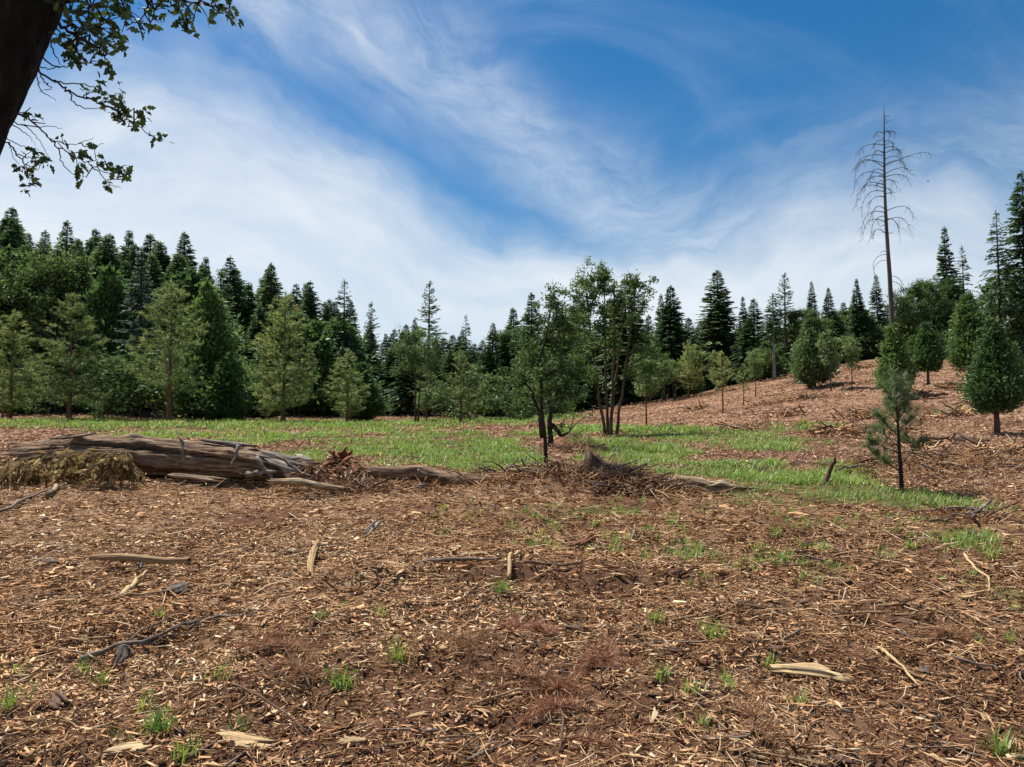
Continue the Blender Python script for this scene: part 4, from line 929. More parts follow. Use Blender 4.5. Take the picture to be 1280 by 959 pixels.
    # crown above the frame, as on any oak: limbs and many leaves joined into one part
    stems = [[pp[52], pp[59], pp[59] + [1.2, .2, 1.0]], [pp[55], pp[55] + [1.6, -.9, .9], pp[55] + [3.0, -1.3, 1.5]], [pp[55], pp[55] + [-1.4, .6, 1.2], pp[55] + [-2.6, .8, 2.4]], [pp[58], pp[58] + [.6, .9, 1.6]]]
    c = pp[59]; bl = [b for b in blobs_in(rng, 90, (c[0] + .4, c[1] - .5, c[2] + 1.2), (3.4, 2.4, 1.8), (.4, .75), .25)]
    keep = []
    for b in bl:
        w = np.array(b[:3]) + base; v = w - np.array([0, 0, CAMZ]); el_ = math.degrees(math.atan2(v[2], max(v[1], .1)))
        if el_ > 36: keep.append(b)
    tmesh, cmesh, _ = broad(56, stems, keep, leaf=.12, per=75, mat='oak_leaf', bark='bark_dark', r0=.13, limb_r=.035)
    link('limb', tmesh, root); link('crown', cmesh, root)['kind'] = 'stuff'
    tag(root, 'dark leaning oak trunk with leafy lobed-leaf twigs hanging into the sky', 'tree')
overhead_oak()

# ------------------------------------------------------------------ big fallen log, brush pile, other large wood
def log_mesh(name, pts, rad, mat, seed, sides=40, nseg=70, deep=.16, ragged=.16, flat=1.0, knots=5, freq=7.0):
    rng = np.random.default_rng(seed); pts = np.asarray(pts, float)
    k = np.linspace(0, len(pts) - 1, nseg); p = np.stack([np.interp(k, np.arange(len(pts)), pts[:, c]) for c in range(3)], 1); r = np.interp(k, np.arange(len(pts)), rad)
    for _ in range(3): p[1:-1] = (p[:-2] + 2 * p[1:-1] + p[2:]) / 4
    t, a, b = frames(p); th = np.arange(sides) * 2 * math.pi / sides
    L = np.linspace(0, 1, nseg)[:, None] * np.linalg.norm(p[-1] - p[0])
    cs, sn = np.cos(th)[None, :], np.sin(th)[None, :]
    f1 = fbm((cs * 4.2 + 7) + 0 * L, sn * 4.2 + L * .5, seed, 4, .65)
    wl = .5 * fbm(L * 1.7, cs + sn * 2, seed + 9, 2); furrow = fbm((cs + .25 * wl) * freq + 40 + 0 * L, (sn + .25 * wl) * freq + L * 1.3, seed + 5, 4, .68)
    g = 1 + (f1 - .5) * deep * 2 + (furrow - .5) * deep * 1.4
    for _ in range(knots):
        l0 = rng.random() * L[-1, 0]; t0 = rng.uniform(0, 6.28); q = ((L - l0) / .12) ** 2 + (np.angle(np.exp(1j * (th[None, :] - t0))) / .35) ** 2; g = g + .16 * np.exp(-q)
    rr = r[:, None] * g
    v = p[:, None, :] + rr[..., None] * (cs[..., None] * a[:, None, :] + flat * sn[..., None] * b[:, None, :])
    # splintered ends
    for e, sg in ((0, -1), (nseg - 1, 1)):
        off = (rng.random(sides) ** 2) * ragged * sg
        for j, w in enumerate((1, .6, .3)):
            v[e - sg * j] += t[e] * (off * w)[:, None]
    i = np.arange(nseg - 1)[:, None] * sides; kk = np.arange(sides)[None, :]; k2 = (kk + 1) % sides
    F = np.stack([i + kk, i + k2, i + sides + k2, i + sides + kk], -1).reshape(-1, 4)
    tn = np.clip(.5 + (furrow - .5) * 1.6 + (f1 - .5) * .8, 0, 1).ravel()
    V = np.concatenate([v.reshape(-1, 3), p[:1] + t[0] * .08, p[-1:] - t[-1] * .10])
    mb = MB(); mb.add(V, F, np.concatenate([tn, [.2, .1]])); q = np.arange(sides); q2 = (q + 1) % sides
    mb.more_faces(np.stack([np.full(sides, nseg * sides), q2, q], -1)); mb.more_faces(np.stack([np.full(sides, nseg * sides + 1), (nseg - 1) * sides + q, (nseg - 1) * sides + q2], -1))
    return mb.mesh(name, mat, True)


def slab(rng, L, Wd, T, bend=.12, ns=5, ragged=.35, tint=None, nw=4):
    """a split piece of wood: strands of unequal length side by side, so its ends are splintered"""
    ns = max(4, min(ns, 7)); y0 = np.linspace(-.5, .5, nw) + rng.normal(0, .05, nw)
    a = -.5 + rng.random(nw) * ragged; b = .5 - rng.random(nw) * ragged; a[rng.integers(nw)] = -.5; b[rng.integers(nw)] = .5
    k = np.linspace(0, 1, ns)[:, None]; x = (a[None] * (1 - k) + b[None] * k); pinch = 1 - .22 * np.abs(2 * k - 1) ** 3
    y = y0[None] * Wd * pinch * (1 + .25 * (rng.random((ns, nw)) - .5)) + rng.normal() * .10 * L * x ** 2
    zc = bend * L * (x * x - .08) * rng.choice([-1, 1]) + rng.normal(0, .3) * x * y
    top = zc + T * .5 * (1 + .9 * (rng.random(nw)[None] - .5)) * (1 - .5 * np.abs(2 * k - 1) ** 2); bot = zc - T * .5
    V = np.concatenate([np.stack([x * L, y, top], -1).reshape(-1, 3), np.stack([x * L, y, bot], -1).reshape(-1, 3)]); n = ns * nw
    i, j = np.meshgrid(np.arange(ns - 1), np.arange(nw - 1), indexing='ij'); q = (i * nw + j).ravel(); F = [np.stack([q, q + nw, q + nw + 1, q + 1], 1), n + np.stack([q, q + 1, q + nw + 1, q + nw], 1)]
    i = np.arange(ns - 1) * nw; F.append(np.stack([i, n + i, n + i + nw, i + nw], 1)); i = i + nw - 1; F.append(np.stack([i, i + nw, n + i + nw, n + i], 1))
    j = np.arange(nw - 1); F.append(np.stack([j, j + 1, n + j + 1, n + j], 1)); j = j + (ns - 1) * nw; F.append(np.stack([j, n + j, n + j + 1, j + 1], 1))
    F = np.concatenate(F)[:, ::-1]; tn = np.clip((.5 if tint is None else tint) + rng.normal(0, .25) + rng.normal(0, .22, nw)[None] + rng.normal(0, .08, (ns, nw)), 0, 1).ravel()
    mb = MB(); mb.add(V, F, np.concatenate([tn, tn * .7])); return mb


def ground_line(pa, pb, n, lift, arch=0.0, rng=None, wob=0.02):
    a = G(*pa); b = G(*pb); k = np.linspace(0, 1, n)[:, None]; q = a * (1 - k) + b * k
    if rng is not None:
        L = np.linalg.norm(b - a); q = q + np.cumsum(rng.normal(0, wob, (n, 2)), 0) * L * np.sin(k * math.pi)
    z = H(q[:, 0], q[:, 1]); zs = z * .5 + (z[0] + (z[-1] - z[0]) * k[:, 0]) * .5; zs = np.maximum(zs, z - .3 * lift)
    return np.concatenate([q, (zs + lift + arch * np.sin(k[:, 0] * math.pi))[:, None]], 1)


def rooted(name, mesh_parts, origin, label, cat, group=None):
    """one mesh -> tagged object; several -> Empty with parts (meshes already relative to origin)"""
    if len(mesh_parts) == 1:
        o = link(name, mesh_parts[0][1], loc=origin); return tag(o, label, cat, group)
    r = bpy.data.objects.new(name, None); COL.objects.link(r); r.location = origin; tag(r, label, cat, group)
    for n, me in mesh_parts: link(n, me, r)
    return r


def stick(pa, pb, r, mat, label, cat='stick', name='stick', arch=0.0, seed=0, twigs=0, wob=.02, taper=.45, sides=8, group=None, lift=None):
    rng = np.random.default_rng(900 + seed); r = r * 1.15; p = ground_line(pa, pb, 14, r * .8 + .012 if lift is None else lift, arch, rng, wob); o = p[0].copy(); mb = MB()
    tube(mb, p - o, np.linspace(r, r * taper, 14) * rng.uniform(.85, 1.15, 14), sides, np.repeat(rng.uniform(.3, .8, 14), sides), .12, rng)
    parts = [('stem', mb.mesh('stick_stem', mat, False))]
    for _ in range(twigs):
        i = rng.integers(4, 13); a = p[i]; dr = norm(p[-1] - p[0]); e = a + dr * rng.uniform(.1, .45) + np.array([rng.normal(0, .12), rng.normal(0, .18), 0]); e[2] = h1(e[0], e[1]) + rng.uniform(.015, .08)
        m2 = MB(); k = np.linspace(0, 1, 6)[:, None]; q = a * (1 - k) + e * k; q[1:-1] += rng.normal(0, .012, (4, 3)); tube(m2, q - o, np.linspace(r * .38, r * .15, 6), 5, .5, .1, rng); parts.append(('twig', m2.mesh('stick_twig', mat)))
    return rooted(name, parts, o, label, cat, group)


def big_log():
    rng = np.random.default_rng(5); d = 13.0
    def P(px, py, dd=0): return at_depth(px, py, d + dd)
    pts = [P(38, 572, .5), P(110, 569, .45), P(190, 571, .3), P(270, 577, .1), P(330, 583, 0), P(376, 590, -.1)]; o = pts[0].copy(); o[2] = h1(o[0], o[1])
    r = [.26, .34, .35, .31, .25, .19]
    me = log_mesh('fallen_log_body', np.array(pts) - o, r, M['log'], 12, sides=72, nseg=170, deep=.26, ragged=.45, knots=9)
    root = bpy.data.objects.new('fallen_log', None); COL.objects.link(root); root.location = o
    link('log_body', me, root)
    # loose strips of silvered wood along the broken end and long splinters on its back
    for (ax_, ay, ad), (bx, by, bd), w, m in (((318, 566, -.25), (384, 580, -.2), .15, 'log_silver'), ((330, 574, -.3), (378, 590, -.35), .13, 'log_silver'), ((345, 586, -.35), (385, 600, -.4), .14, 'log_silver'), ((300, 590, -.3), (352, 600, -.4), .10, 'log'), ((365, 570, .0), (392, 576, -.1), .12, 'log_silver'),
                                              ((250, 549, .05), (320, 560, .0), .10, 'log_silver'), ((60, 549, .3), (120, 541, .2), .08, 'log'),
                                              ((210, 594, -.3), (290, 602, -.4), .10, 'log')):
        a = P(ax_, ay, ad); b = P(bx, by, bd); mb = slab(rng, np.linalg.norm(b - a), w, .05, .05, 9, .5)
        ob = link('wood_strip', mb.mesh('log_strip', M[m]), root, (a + b) / 2 - o); ob.rotation_mode = 'QUATERNION'; ob.rotation_quaternion = Vector(b - a).to_track_quat('X', 'Z') @ Matrix.Rotation(rng.uniform(.3, 1.2), 3, 'X').to_quaternion()
    for (ax_, ay), (bx, by), rr in (((298, 556), (290, 585), .03), ((320, 572), (340, 598), .045), ((308, 592), (345, 590), .05), ((225, 548), (231, 582), .03), ((345, 570), (395, 600), .03)):
        a = P(ax_, ay, -.35); b = P(bx, by, -.5); mb = MB(); k = np.linspace(0, 1, 7)[:, None]; q = a * (1 - k) + b * k; q[1:-1] += rng.normal(0, .015, (5, 3)); tube(mb, q - o, np.linspace(rr, rr * .5, 7), 6, .5, .15, rng); link('broken_limb', mb.mesh('log_limb', M['log_silver']), root)
    tag(root, 'big old fallen log with furrowed grey-brown wood and splintered end', 'log')
    # dried cedar boughs heaped against the log
    def dead_bough(px0, px1, py0, py1, n, label, sd, mat='dead_leaf', ls=.16, dd=-.55):
        r2 = np.random.default_rng(sd); c = at_depth((px0 + px1) / 2, py1, d + dd); oo = np.array([c[0], c[1], h1(c[0], c[1])]); tw = MB(); fo = MB(); m = n // 14
        A = np.array([at_depth(r2.uniform(px0, px1), r2.uniform(py0, py0 + (py1 - py0) * .6), d + dd + r2.uniform(-.1, .35)) for _ in range(m)])
        B = A + np.stack([r2.normal(0, .28, m), r2.uniform(-.4, .0, m), -r2.uniform(.08, .35, m)], 1); B[:, 2] = np.maximum(B[:, 2], H(B[:, 0], B[:, 1]) + .03)
        many_tubes(tw, np.stack([A, (A + B) / 2 + np.array([0, 0, .05]), B], 1) - oo, np.full((m, 3), .008), 4, .4)
        i = np.repeat(np.arange(m), 14); f = r2.random((len(i), 1)); bb = A[i] * (1 - f) + B[i] * f + r2.normal(0, .03, (len(i), 3)); D = norm((B - A)[i] * 1.2 + rvec(r2, len(i)) * .5 + np.array([0, -.1, -.25])); Ls = ls * r2.uniform(.6, 1.3, len(i))
        cards(fo, bb - oo, D, rvec(r2, len(i)), Ls, Ls * .28, np.clip(.5 + .22 * r2.normal(size=m)[i] + .15 * r2.normal(size=len(i)), 0, 1))
        rooted('dead_bough', [('twigs', tw.mesh('bough_twigs', M['stick_brown'])), ('foliage', fo.mesh('bough_foliage', M[mat]))], oo, label, 'branch')
    dead_bough(66, 165, 562, 602, 1000, 'heap of yellowish dried cedar foliage leaning on the fallen log', 61)
    dead_bough(-20, 56, 566, 606, 800, 'dried brown foliage heap at the butt end of the fallen log', 62)
    dead_bough(372, 460, 578, 606, 700, 'tangle of reddish dead twigs at the splintered end of the fallen log', 63, 'red_needle', .10, -.3)
    # rotten red wood beside the splintered end
    r3 = np.random.default_rng(66); c = at_depth(420, 600, 13.2); oo = np.array([c[0], c[1], h1(c[0], c[1])]); rt = bpy.data.objects.new('rotten_wood_heap', None); COL.objects.link(rt); rt.location = oo
    for k in range(46):
        mb = slab(r3, r3.uniform(.12, .5), r3.uniform(.06, .16), r3.uniform(.03, .08), .08, 5, .5); ob = link('chunk', mb.mesh('rotten_chunk', M['rot']), rt)
        lx, ly = r3.normal(0, .5), r3.normal(0, .24); ob.location = (lx, ly, h1(oo[0] + lx, oo[1] + ly) - oo[2] + r3.uniform(.02, .30) * math.exp(-(lx / .6) ** 2)); ob.rotation_euler = (r3.normal(0, .5), r3.normal(0, .4), r3.uniform(0, 6.28))
    tag(rt, 'heap of red rotten wood chunks beyond the splintered log end', 'wood heap')
big_log()


def other_logs():
    def lg(name, pa, pb, d0, d1, rads, mat, label, seed, **k):
        a = at_depth(*pa, d0); b = at_depth(*pb, d1); n = len(rads); q = np.array([a + (b - a) * t for t in np.linspace(0, 1, n)]); q[1:-1, 2] += np.random.default_rng(seed).normal(0, .03, n - 2)
        o = q[0].copy(); o[2] = h1(o[0], o[1]); tag(link(name, log_mesh(name + '_body', q - o, rads, M[mat], seed, sides=k.pop('sides', 24), nseg=k.pop('nseg', 40), **k), loc=o), label, 'log')
    lg('fallen_log', (462, 590), (592, 599), 12.8, 12.8, [.09, .12, .13, .14, .09], 'log', 'thin dark log lying in the grass between rotten wood and brush pile', 21)
    lg('fallen_log', (550, 598), (645, 602), 12.6, 12.5, [.07, .12, .13, .10, .06], 'log', 'short dark log whose end sticks into the brush pile', 22)
    lg('fallen_log', (834, 607), (916, 612), 12.8, 12.5, [.09, .17, .18, .17, .18, .15, .08], 'log_pale', 'short pale barkless log beside the brush pile on the grass', 23, deep=.34, ragged=.5, sides=56, nseg=90, freq=3.2, knots=3)
    lg('fallen_log', (345, 602), (430, 612), 11.9, 11.8, [.045, .055, .05, .04], 'log_pale', 'narrow tan split pole in front of the splintered log end', 24)
    lg('fallen_log', (118, 697), (236, 700), 6.95, 6.9, [.022, .032, .034, .030, .022], 'stick_tan', 'half-buried tan branch section with a dark bark patch', 25, ragged=.08)
    lg('fallen_log', (1190, 548), (1232, 551), 21, 20.5, [.10, .14, .10], 'log', 'dark rotten log beside the egg-shaped dark cedar', 26)
    # jagged stump
    rng = np.random.default_rng(13); c = at_depth(748, 600, 13.6); o = np.array([c[0], c[1], h1(c[0], c[1])]); mb = MB(); n = 22; th = np.arange(n) * 2 * math.pi / n
    top = np.array([.40 + .17 * math.cos(t - 2.9) + .06 * rng.random() for t in th]); rr = .20 * (1 + .18 * (rng.random(n) - .5)); V = []
    for k, s in ((-.1, 1.45), (.1, 1.2), (.6, 1.0)): V += [(rr[i] * s * math.cos(t) * 1.25, rr[i] * s * math.sin(t), k * top[i] if k > 0 else k) for i, t in enumerate(th)]
    V += [(rr[i] * .92 * math.cos(t) * 1.25, rr[i] * .92 * math.sin(t), top[i]) for i, t in enumerate(th)]; V += [(rr[i] * .6 * math.cos(t) * 1.25, rr[i] * .6 * math.sin(t), top[i] * .80) for i, t in enumerate(th)]; V.append((0, 0, .30))
    i = np.arange(4)[:, None] * n; k = np.arange(n)[None]; k2 = (k + 1) % n; F = np.stack([i + k, i + k2, i + n + k2, i + n + k], -1).reshape(-1, 4); mb.add(V, F, .3); q = np.arange(n); mb.more_faces(np.stack([4 * n + q, 4 * n + (q + 1) % n, np.full(n, 5 * n)], -1))
    tag(link('tree_stump', mb.mesh('stump', M['stick_brown']), loc=o), 'jagged broken stump poking out of the brush pile', 'stump')
    # upright snag stick
    st = [at_depth(1030, 612, 13.9), at_depth(1036, 592, 13.9), at_depth(1044, 571, 13.9)]; o = st[0].copy(); o[2] = h1(o[0], o[1]); st[0][2] = o[2] - .1; mb = MB(); q = np.array(st); kk = np.linspace(0, 2, 10); q = np.stack([np.interp(kk, range(3), q[:, c]) for c in range(3)], 1) + rng.normal(0, .008, (10, 3)); tube(mb, q - o, np.linspace(.055, .03, 10), 7, .3, .2, rng)
    tag(link('broken_stem', mb.mesh('stem', M['stick_brown']), loc=o), 'dark broken stem standing tilted in the grass strip', 'stick')
other_logs()


def brush_pile(px, py, depth, wx, wy, hgt, nst, nfine, label, seed, s_=1.0):
    rng = np.random.default_rng(seed); c = at_depth(px, py, depth); o = np.array([c[0], c[1], h1(c[0], c[1])]); root = bpy.data.objects.new('brush_pile', None); COL.objects.link(root); root.location = o
    var = []
    for k in range(10):
        mb = MB(); n = 9; L = 1.0; p = np.stack([np.linspace(-.5, .5, n), np.cumsum(rng.normal(0, .022, n)), np.cumsum(rng.normal(0, .018, n))], 1); r = rng.uniform(.012, .026); tube(mb, p, np.linspace(r, r * .35, n), 6, np.repeat(rng.random(n), 6), .15, rng); var.append(mb.mesh('pile_stick', M[('stick_grey', 'stick_brown', 'stick_brown', 'stick_grey', 'stick_tan')[k % 5]]))
    def top(x, y): return H(o[0] + x, o[1] + y) - o[2] + hgt * np.exp(-((x / wx) ** 2 + (y / wy) ** 2) * 1.4)
    for k in range(nst):
        x, y = rng.normal(0, wx * .55), rng.normal(0, wy * .5); ob = link('stick', var[rng.integers(10)], root); s = rng.uniform(.35, 1.1) * s_; ob.scale = (s, s * rng.uniform(.8, 1.5), s); z = float(top(np.array(x), np.array(y)))
        ob.location = (x, y, z * rng.uniform(.5, 1.0) + .02); ob.rotation_euler = (rng.uniform(0, 6.28), rng.normal(.0, .28), rng.choice([0.2, 2.9, rng.uniform(0, 6.28)]) + rng.normal(0, .3))
    m = nfine; x, y = rng.normal(0, wx * .62, m), rng.normal(0, wy * .55, m); z = top(x, y) * rng.uniform(.55, 1.05, m) + .01; L = rng.uniform(.08, .42, m) * s_; a = rng.uniform(0, 6.28, m); D = np.stack([np.cos(a), np.sin(a), rng.normal(0, .45, m)], 1); C = np.stack([x, y, z], 1); h = D * L[:, None] / 2
    mb = MB(); many_tubes(mb, np.stack([C - h, C + rng.normal(0, .03, (m, 3)) * L[:, None], C + h], 1), rng.uniform(.003, .009, m)[:, None] * s_ * s_ * np.array([1, .9, .5])[None], 3, rng.random(m) ** 1.3); link('twigs', mb.mesh('pile_twigs', M['chips']), root)['kind'] = 'stuff'
    return tag(root, label, 'brush pile')
brush_pile(690, 612, 12.9, 1.7, .55, .12, 170, 4200, 'long brush pile of grey and brown sticks around the slanting-trunked tree', 81)
brush_pile(785, 618, 12.5, .75, .5, .16, 100, 2600, 'brush heap of fine twigs between the jagged stump and the pale log', 82)
brush_pile(718, 561, 20.5, .6, .4, .16, 40, 700, 'small reddish slash heap on the grass behind the brush pile', 83)
brush_pile(1180, 590, 15.8, 2.3, .8, .05, 110, 2200, 'wide low heap of slash sticks beyond the thin pine sapling', 84)
brush_pile(1215, 655, 10.3, .9, .4, .04, 45, 700, 'low scatter of grey slash at the end of the grass strip', 85)
brush_pile(440, 606, 12.4, 1.3, .4, .08, 80, 1800, 'loose twigs spread below the red rotten wood', 86)

for k, (px, py) in enumerate([(960, 505), (1010, 500), (1085, 520), (1150, 498), (1200, 520), (1075, 462), (1000, 478), (1195, 486), (1140, 455), (870, 512), (1050, 545), (1240, 505), (925, 540), (1110, 540), (985, 520), (1230, 470), (1270, 570), (1150, 560)]):
    g = G(px, py); o_ = brush_pile(px, py, g[1], RNG.uniform(.5, 1.3), RNG.uniform(.4, .8), RNG.uniform(.1, .25), 14, 160, 'small dark slash clump lying on the chip-covered hillside', 500 + k, s_=1.7); o_['group'] = 'slash clumps on the hillside'

STICKS = [  # from, to, radius, material, label, twigs, wobble, arch
    ((100, 826), (245, 792), .016, 'stick_grey', 'long crooked grey-white branch lying on the chips', 7, .035, .03),
    ((236, 797), (322, 784), .011, 'stick_grey', 'pale lichen-covered branch end beside the crooked grey branch', 5, .03, .03),
    ((520, 719), (627, 724), .020, 'stick_grey', 'dark grey stick lying across two tan sticks on the soil ledge', 0, .008, .02),
    ((576, 710), (625, 718), .019, 'stick_tan', 'short tan stick tucked behind the dark grey stick', 0, .01, .02),
    ((636, 734), (652, 708), .017, 'pale_board', 'stubby tan stick propped upright-ish beside the dark grey stick', 0, .01, .06),
    ((580, 758), (622, 741), .010, 'stick_brown', 'thin brown stick in front of the dark grey stick', 0, .02, .02),
    ((655, 726), (728, 722), .013, 'stick_brown', 'brown half-buried stick on the lip of the soil ledge', 0, .02, .0),
    ((565, 720), (585, 690), .010, 'stick_tan', 'thin tan twig crossing behind the dark grey stick', 0, .03, .03),
    ((1098, 812), (1150, 855), .011, 'pale_board', 'upper half of a long tan split stick pointing downhill', 0, .012, .02),
    ((1140, 848), (1222, 884), .011, 'stick_brown', 'dark long stick continuing the tan split stick', 0, .012, .02),
    ((1206, 708), (1236, 744), .012, 'pale_board', 'pale straight stick near the weedy patch', 0, .01, .02),
    ((290, 868), (388, 918), .007, 'stick_brown', 'thin dark bowed twig beside the red needle bough', 0, .015, .03),
    ((510, 664), (600, 690), .008, 'stick_tan', 'thin pale stick angling across the chips behind the ledge', 1, .02, .03),
    ((0, 640), (80, 612), .022, 'stick_grey', 'weathered pole leading to the dried foliage heap', 0, .01, .02),
    ((60, 624), (90, 606), .040, 'log_pale', 'thick weathered wood end before the dried foliage heap', 0, .01, .02),
    ((590, 882), (700, 868), .007, 'stick_tan', 'slender pale twig among the red dead needles', 1, .02, .02),
    ((880, 936), (1000, 928), .010, 'stick_grey', 'grey stick half sunk in dark soil', 0, .015, .0),
    ((150, 750), (182, 722), .020, 'pale_board', 'short fat tan billet below the half-buried branch section', 0, .01, .015),
    ((150, 762), (205, 742), .012, 'stick_tan', 'split pale stick beside the short fat billet', 0, .02, .02),
    ((1120, 560), (1180, 640), .012, 'stick_brown', 'thin brown stick under the pine sapling', 0, .02, .02),
    ((870, 624), (812, 600), .012, 'stick_brown', 'dark thin stick jutting from the brush heap', 2, .02, .05),
    ((1040, 706), (1140, 712), .012, 'stick_tan', 'pale flat stick on the brown slope below the grass strip', 0, .01, .02),
    ((905, 660), (880, 625), .008, 'stick_brown', 'dark twig before the pale barkless log', 0, .03, .04),
    ((440, 775), (545, 745), .006, 'stick_tan', 'long hair-thin pale twig on the bare soil', 0, .02, .02),
    ((850, 700), (900, 706), .012, 'stick_tan', 'short pale splintered stick among sparse weeds', 0, .02, .01),
]
for i, (a, b, r, m, lab, tw, wob, arch) in enumerate(STICKS): stick(a, b, r, M[m], lab, seed=i, twigs=tw, wob=wob, arch=arch)


def board(pa, pb, w, mat, label, seed, T=.022, lift=.02, tilt=.15, name='wood_board', rag=.2, bend=.03):
    rng = np.random.default_rng(700 + seed); a = G(*pa); b = G(*pb); a = np.array([*a, h1(*a) + lift]); b = np.array([*b, h1(*b) + lift]); kk = np.linspace(0, 1, 9)[:, None]; ln = a * (1 - kk) + b * kk; up = max(0.0, float(np.max(H(ln[:, 0], ln[:, 1]) + .022 - ln[:, 2]))); a[2] += up; b[2] += up; mb = slab(rng, np.linalg.norm(b - a), w * .8, T * .8, bend, 7, max(rag, .42), nw=8)
    o = link(name, mb.mesh(name, mat), loc=(a + b) / 2); o.rotation_mode = 'QUATERNION'; o.rotation_quaternion = Vector(b - a).to_track_quat('X', 'Z') @ Matrix.Rotation(tilt, 3, 'X').to_quaternion(); return tag(o, label, 'wood piece')
board((383, 742), (393, 682), .085, M['pale_board'], 'pale flat board lying end-on over the soil ledge', 1, lift=.035)
board((960, 838), (1062, 846), .11, M['pale_board'], 'long pale wood slab with a dark shadow gap underneath', 2, lift=.05, tilt=.5)
board((268, 938), (346, 934), .12, M['pale_board'], 'wide curled pale wood shaving on the near soil', 3, lift=.04, tilt=.4, bend=.12)
board((45, 690), (72, 700), .09, M['grey_piece'], 'dark grey bark chunk on the chips beyond the half-buried branch', 4, lift=.03)
board((140, 842), (160, 812), .10, M['grey_piece'], 'grey bark plate leaning on the crooked grey branch', 5, lift=.05, tilt=.9)
board((205, 752), (240, 738), .11, M['grey_piece'], 'dark ragged bark piece near the tan billet', 6, lift=.04, tilt=.6)
board((700, 796), (735, 806), .06, M['stick_brown'], 'dark brown bark strip in the middle of the bare soil', 7)
board((128, 960), (190, 948), .10, M['pale_board'], 'yellowish wood piece cut into the near soil', 8, lift=.03, tilt=.3)
board((455, 672), (476, 655), .10, M['log_silver'], 'silvery split wood piece behind the bare soil', 9, lift=.05, tilt=.7)
board((172, 720), (178, 702), .06, M['log_silver'], 'small grey upright wood flake touching the half-buried branch', 10, lift=.05, tilt=1.1)
board((990, 690), (1030, 686), .07, M['stick_brown'], 'dark bark strip on the brown slope', 11, lift=.03, tilt=.5)
board((420, 930), (460, 928), .05, M['stick_tan'], 'short pale splinter over a hollow in the near soil', 12, lift=.03)
board((62, 886), (82, 906), .09, M['stick_brown'], 'dark rotten chunk at the edge of a soil hollow', 13, lift=.02, tilt=.5, T=.03)
board((712, 690), (745, 676), .09, M['rot'], 'dark reddish rotten knot on the chips before the brush pile', 14, lift=.05, tilt=.5, T=.04)

# ------------------------------------------------------------------ red dead-needle boughs, weeds
def needle_bough(px0, py0, px1, py1, n, label, seed, L=.09):
    rng = np.random.default_rng(seed); p = ground_line((px0, py0), (px1, py1), 9, .03, .03, rng, .02); o = p[0].copy(); tw = MB(); fo = MB(); tube(tw, p - o, np.linspace(.008, .003, 9), 5, .5)
    for _ in range(9):
        i = rng.integers(1, 9); e = p[i] + np.array([rng.normal(0, .14), rng.normal(0, .14), 0]); e[2] = h1(e[0], e[1]) + rng.uniform(.01, .07); tube(tw, np.array([p[i], (p[i] + e) / 2 + [0, 0, .015], e]) - o, [.004, .003, .002], 4, .5)
        k = n // 9; f = rng.random((k, 1)); b = p[i] * (1 - f) + e * f; D = norm(norm(e - p[i]) * .7 + rvec(rng, k) * .8 + np.array([0, 0, .15])); tris(fo, b - o, D, rvec(rng, k), rng.uniform(.6, 1.2, k) * L, np.full(k, .0035), rng.random(k))
    rooted('dead_needle_bough', [('twigs', tw.mesh('bough_twig', M['stick_brown'])), ('needles', fo.mesh('bough_needles', M['red_needle']))], o, label, 'branch')
for i, (a, b, c, d_, n, lab) in enumerate([(388, 870, 355, 812, 1300, 'red-brown dead needle bough beside the thin dark bowed twig'), (320, 835, 380, 822, 700, 'faded red needle sprig next to the larger red needle bough'), (560, 820, 612, 838, 900, 'rusty needle clump left of the bare soil centre'),
        (636, 800, 690, 815, 900, 'rusty needle spray under the soil ledge'), (700, 945, 700, 865, 1300, 'upright fan of red dead needles on the near soil'), (640, 862, 680, 868, 700, 'low mat of red needles beside the upright needle fan'), (940, 935, 945, 900, 600, 'pale starburst of dead needles on dark soil'),
        (1165, 800, 1200, 790, 800, 'straw-red needle spray on the slope beside the tan split stick'), (730, 845, 780, 835, 800, 'dull red needle litter at the middle of the soil'), (960, 668, 985, 660, 900, 'orange-red needle patch below the grass strip')]): needle_bough(a, b, c, d_, n, lab, 400 + i)


def weed_mesh(seed, h=.16, n=90, spread=.05, w=.008, leafy=False):
    rng = np.random.default_rng(seed); mb = MB(); b = np.stack([rng.normal(0, spread, n), rng.normal(0, spread, n), np.full(n, -.01)], 1); a = rng.uniform(0, 6.28, n); lean = rng.uniform(.1, .7, n); L = h * rng.uniform(.45, 1.1, n)
    D = norm(np.stack([np.cos(a) * lean, np.sin(a) * lean, np.ones(n)], 1)); m = b + D * (L * .6)[:, None]; D2 = norm(D + np.stack([np.cos(a) * .5, np.sin(a) * .5, -.15 + 0 * a], 1)); tip = m + D2 * (L * .45)[:, None]; sd_ = np.stack([-np.sin(a), np.cos(a), 0 * a], 1) * (w * rng.uniform(.6, 1.3, n) / 2)[:, None]
    V = np.stack([b - sd_, b + sd_, m + sd_ * .85, m - sd_ * .85, tip], 1).reshape(-1, 3); i = np.arange(n)[:, None] * 5; mb.add(V, i + np.array([[0, 1, 2, 3]]), np.repeat(np.clip(.45 + .25 * rng.normal(size=n), 0, .95), 5)); mb.more_faces(i + np.array([[3, 2, 4]]))
    if leafy:
        k = n * 3; s = rng.integers(0, n, k); f = rng.random((k, 1)); pos = b[s] * (1 - f) + tip[s] * f; cards(mb, pos, rvec(rng, k) + np.array([0, 0, .5]), rvec(rng, k), rng.uniform(.015, .035, k), rng.uniform(.006, .012, k), np.clip(.5 + .2 * rng.normal(size=k), 0, .9))
    return mb.mesh('weed_clump', M['grass'])
WD = [weed_mesh(600 + k, leafy=k % 2 == 0, n=(46, 34, 56, 26)[k % 4], spread=.035) for k in range(6)]
WSP = [weed_mesh(620 + k, n=15, w=.007, h=.12, spread=.022) for k in range(5)]
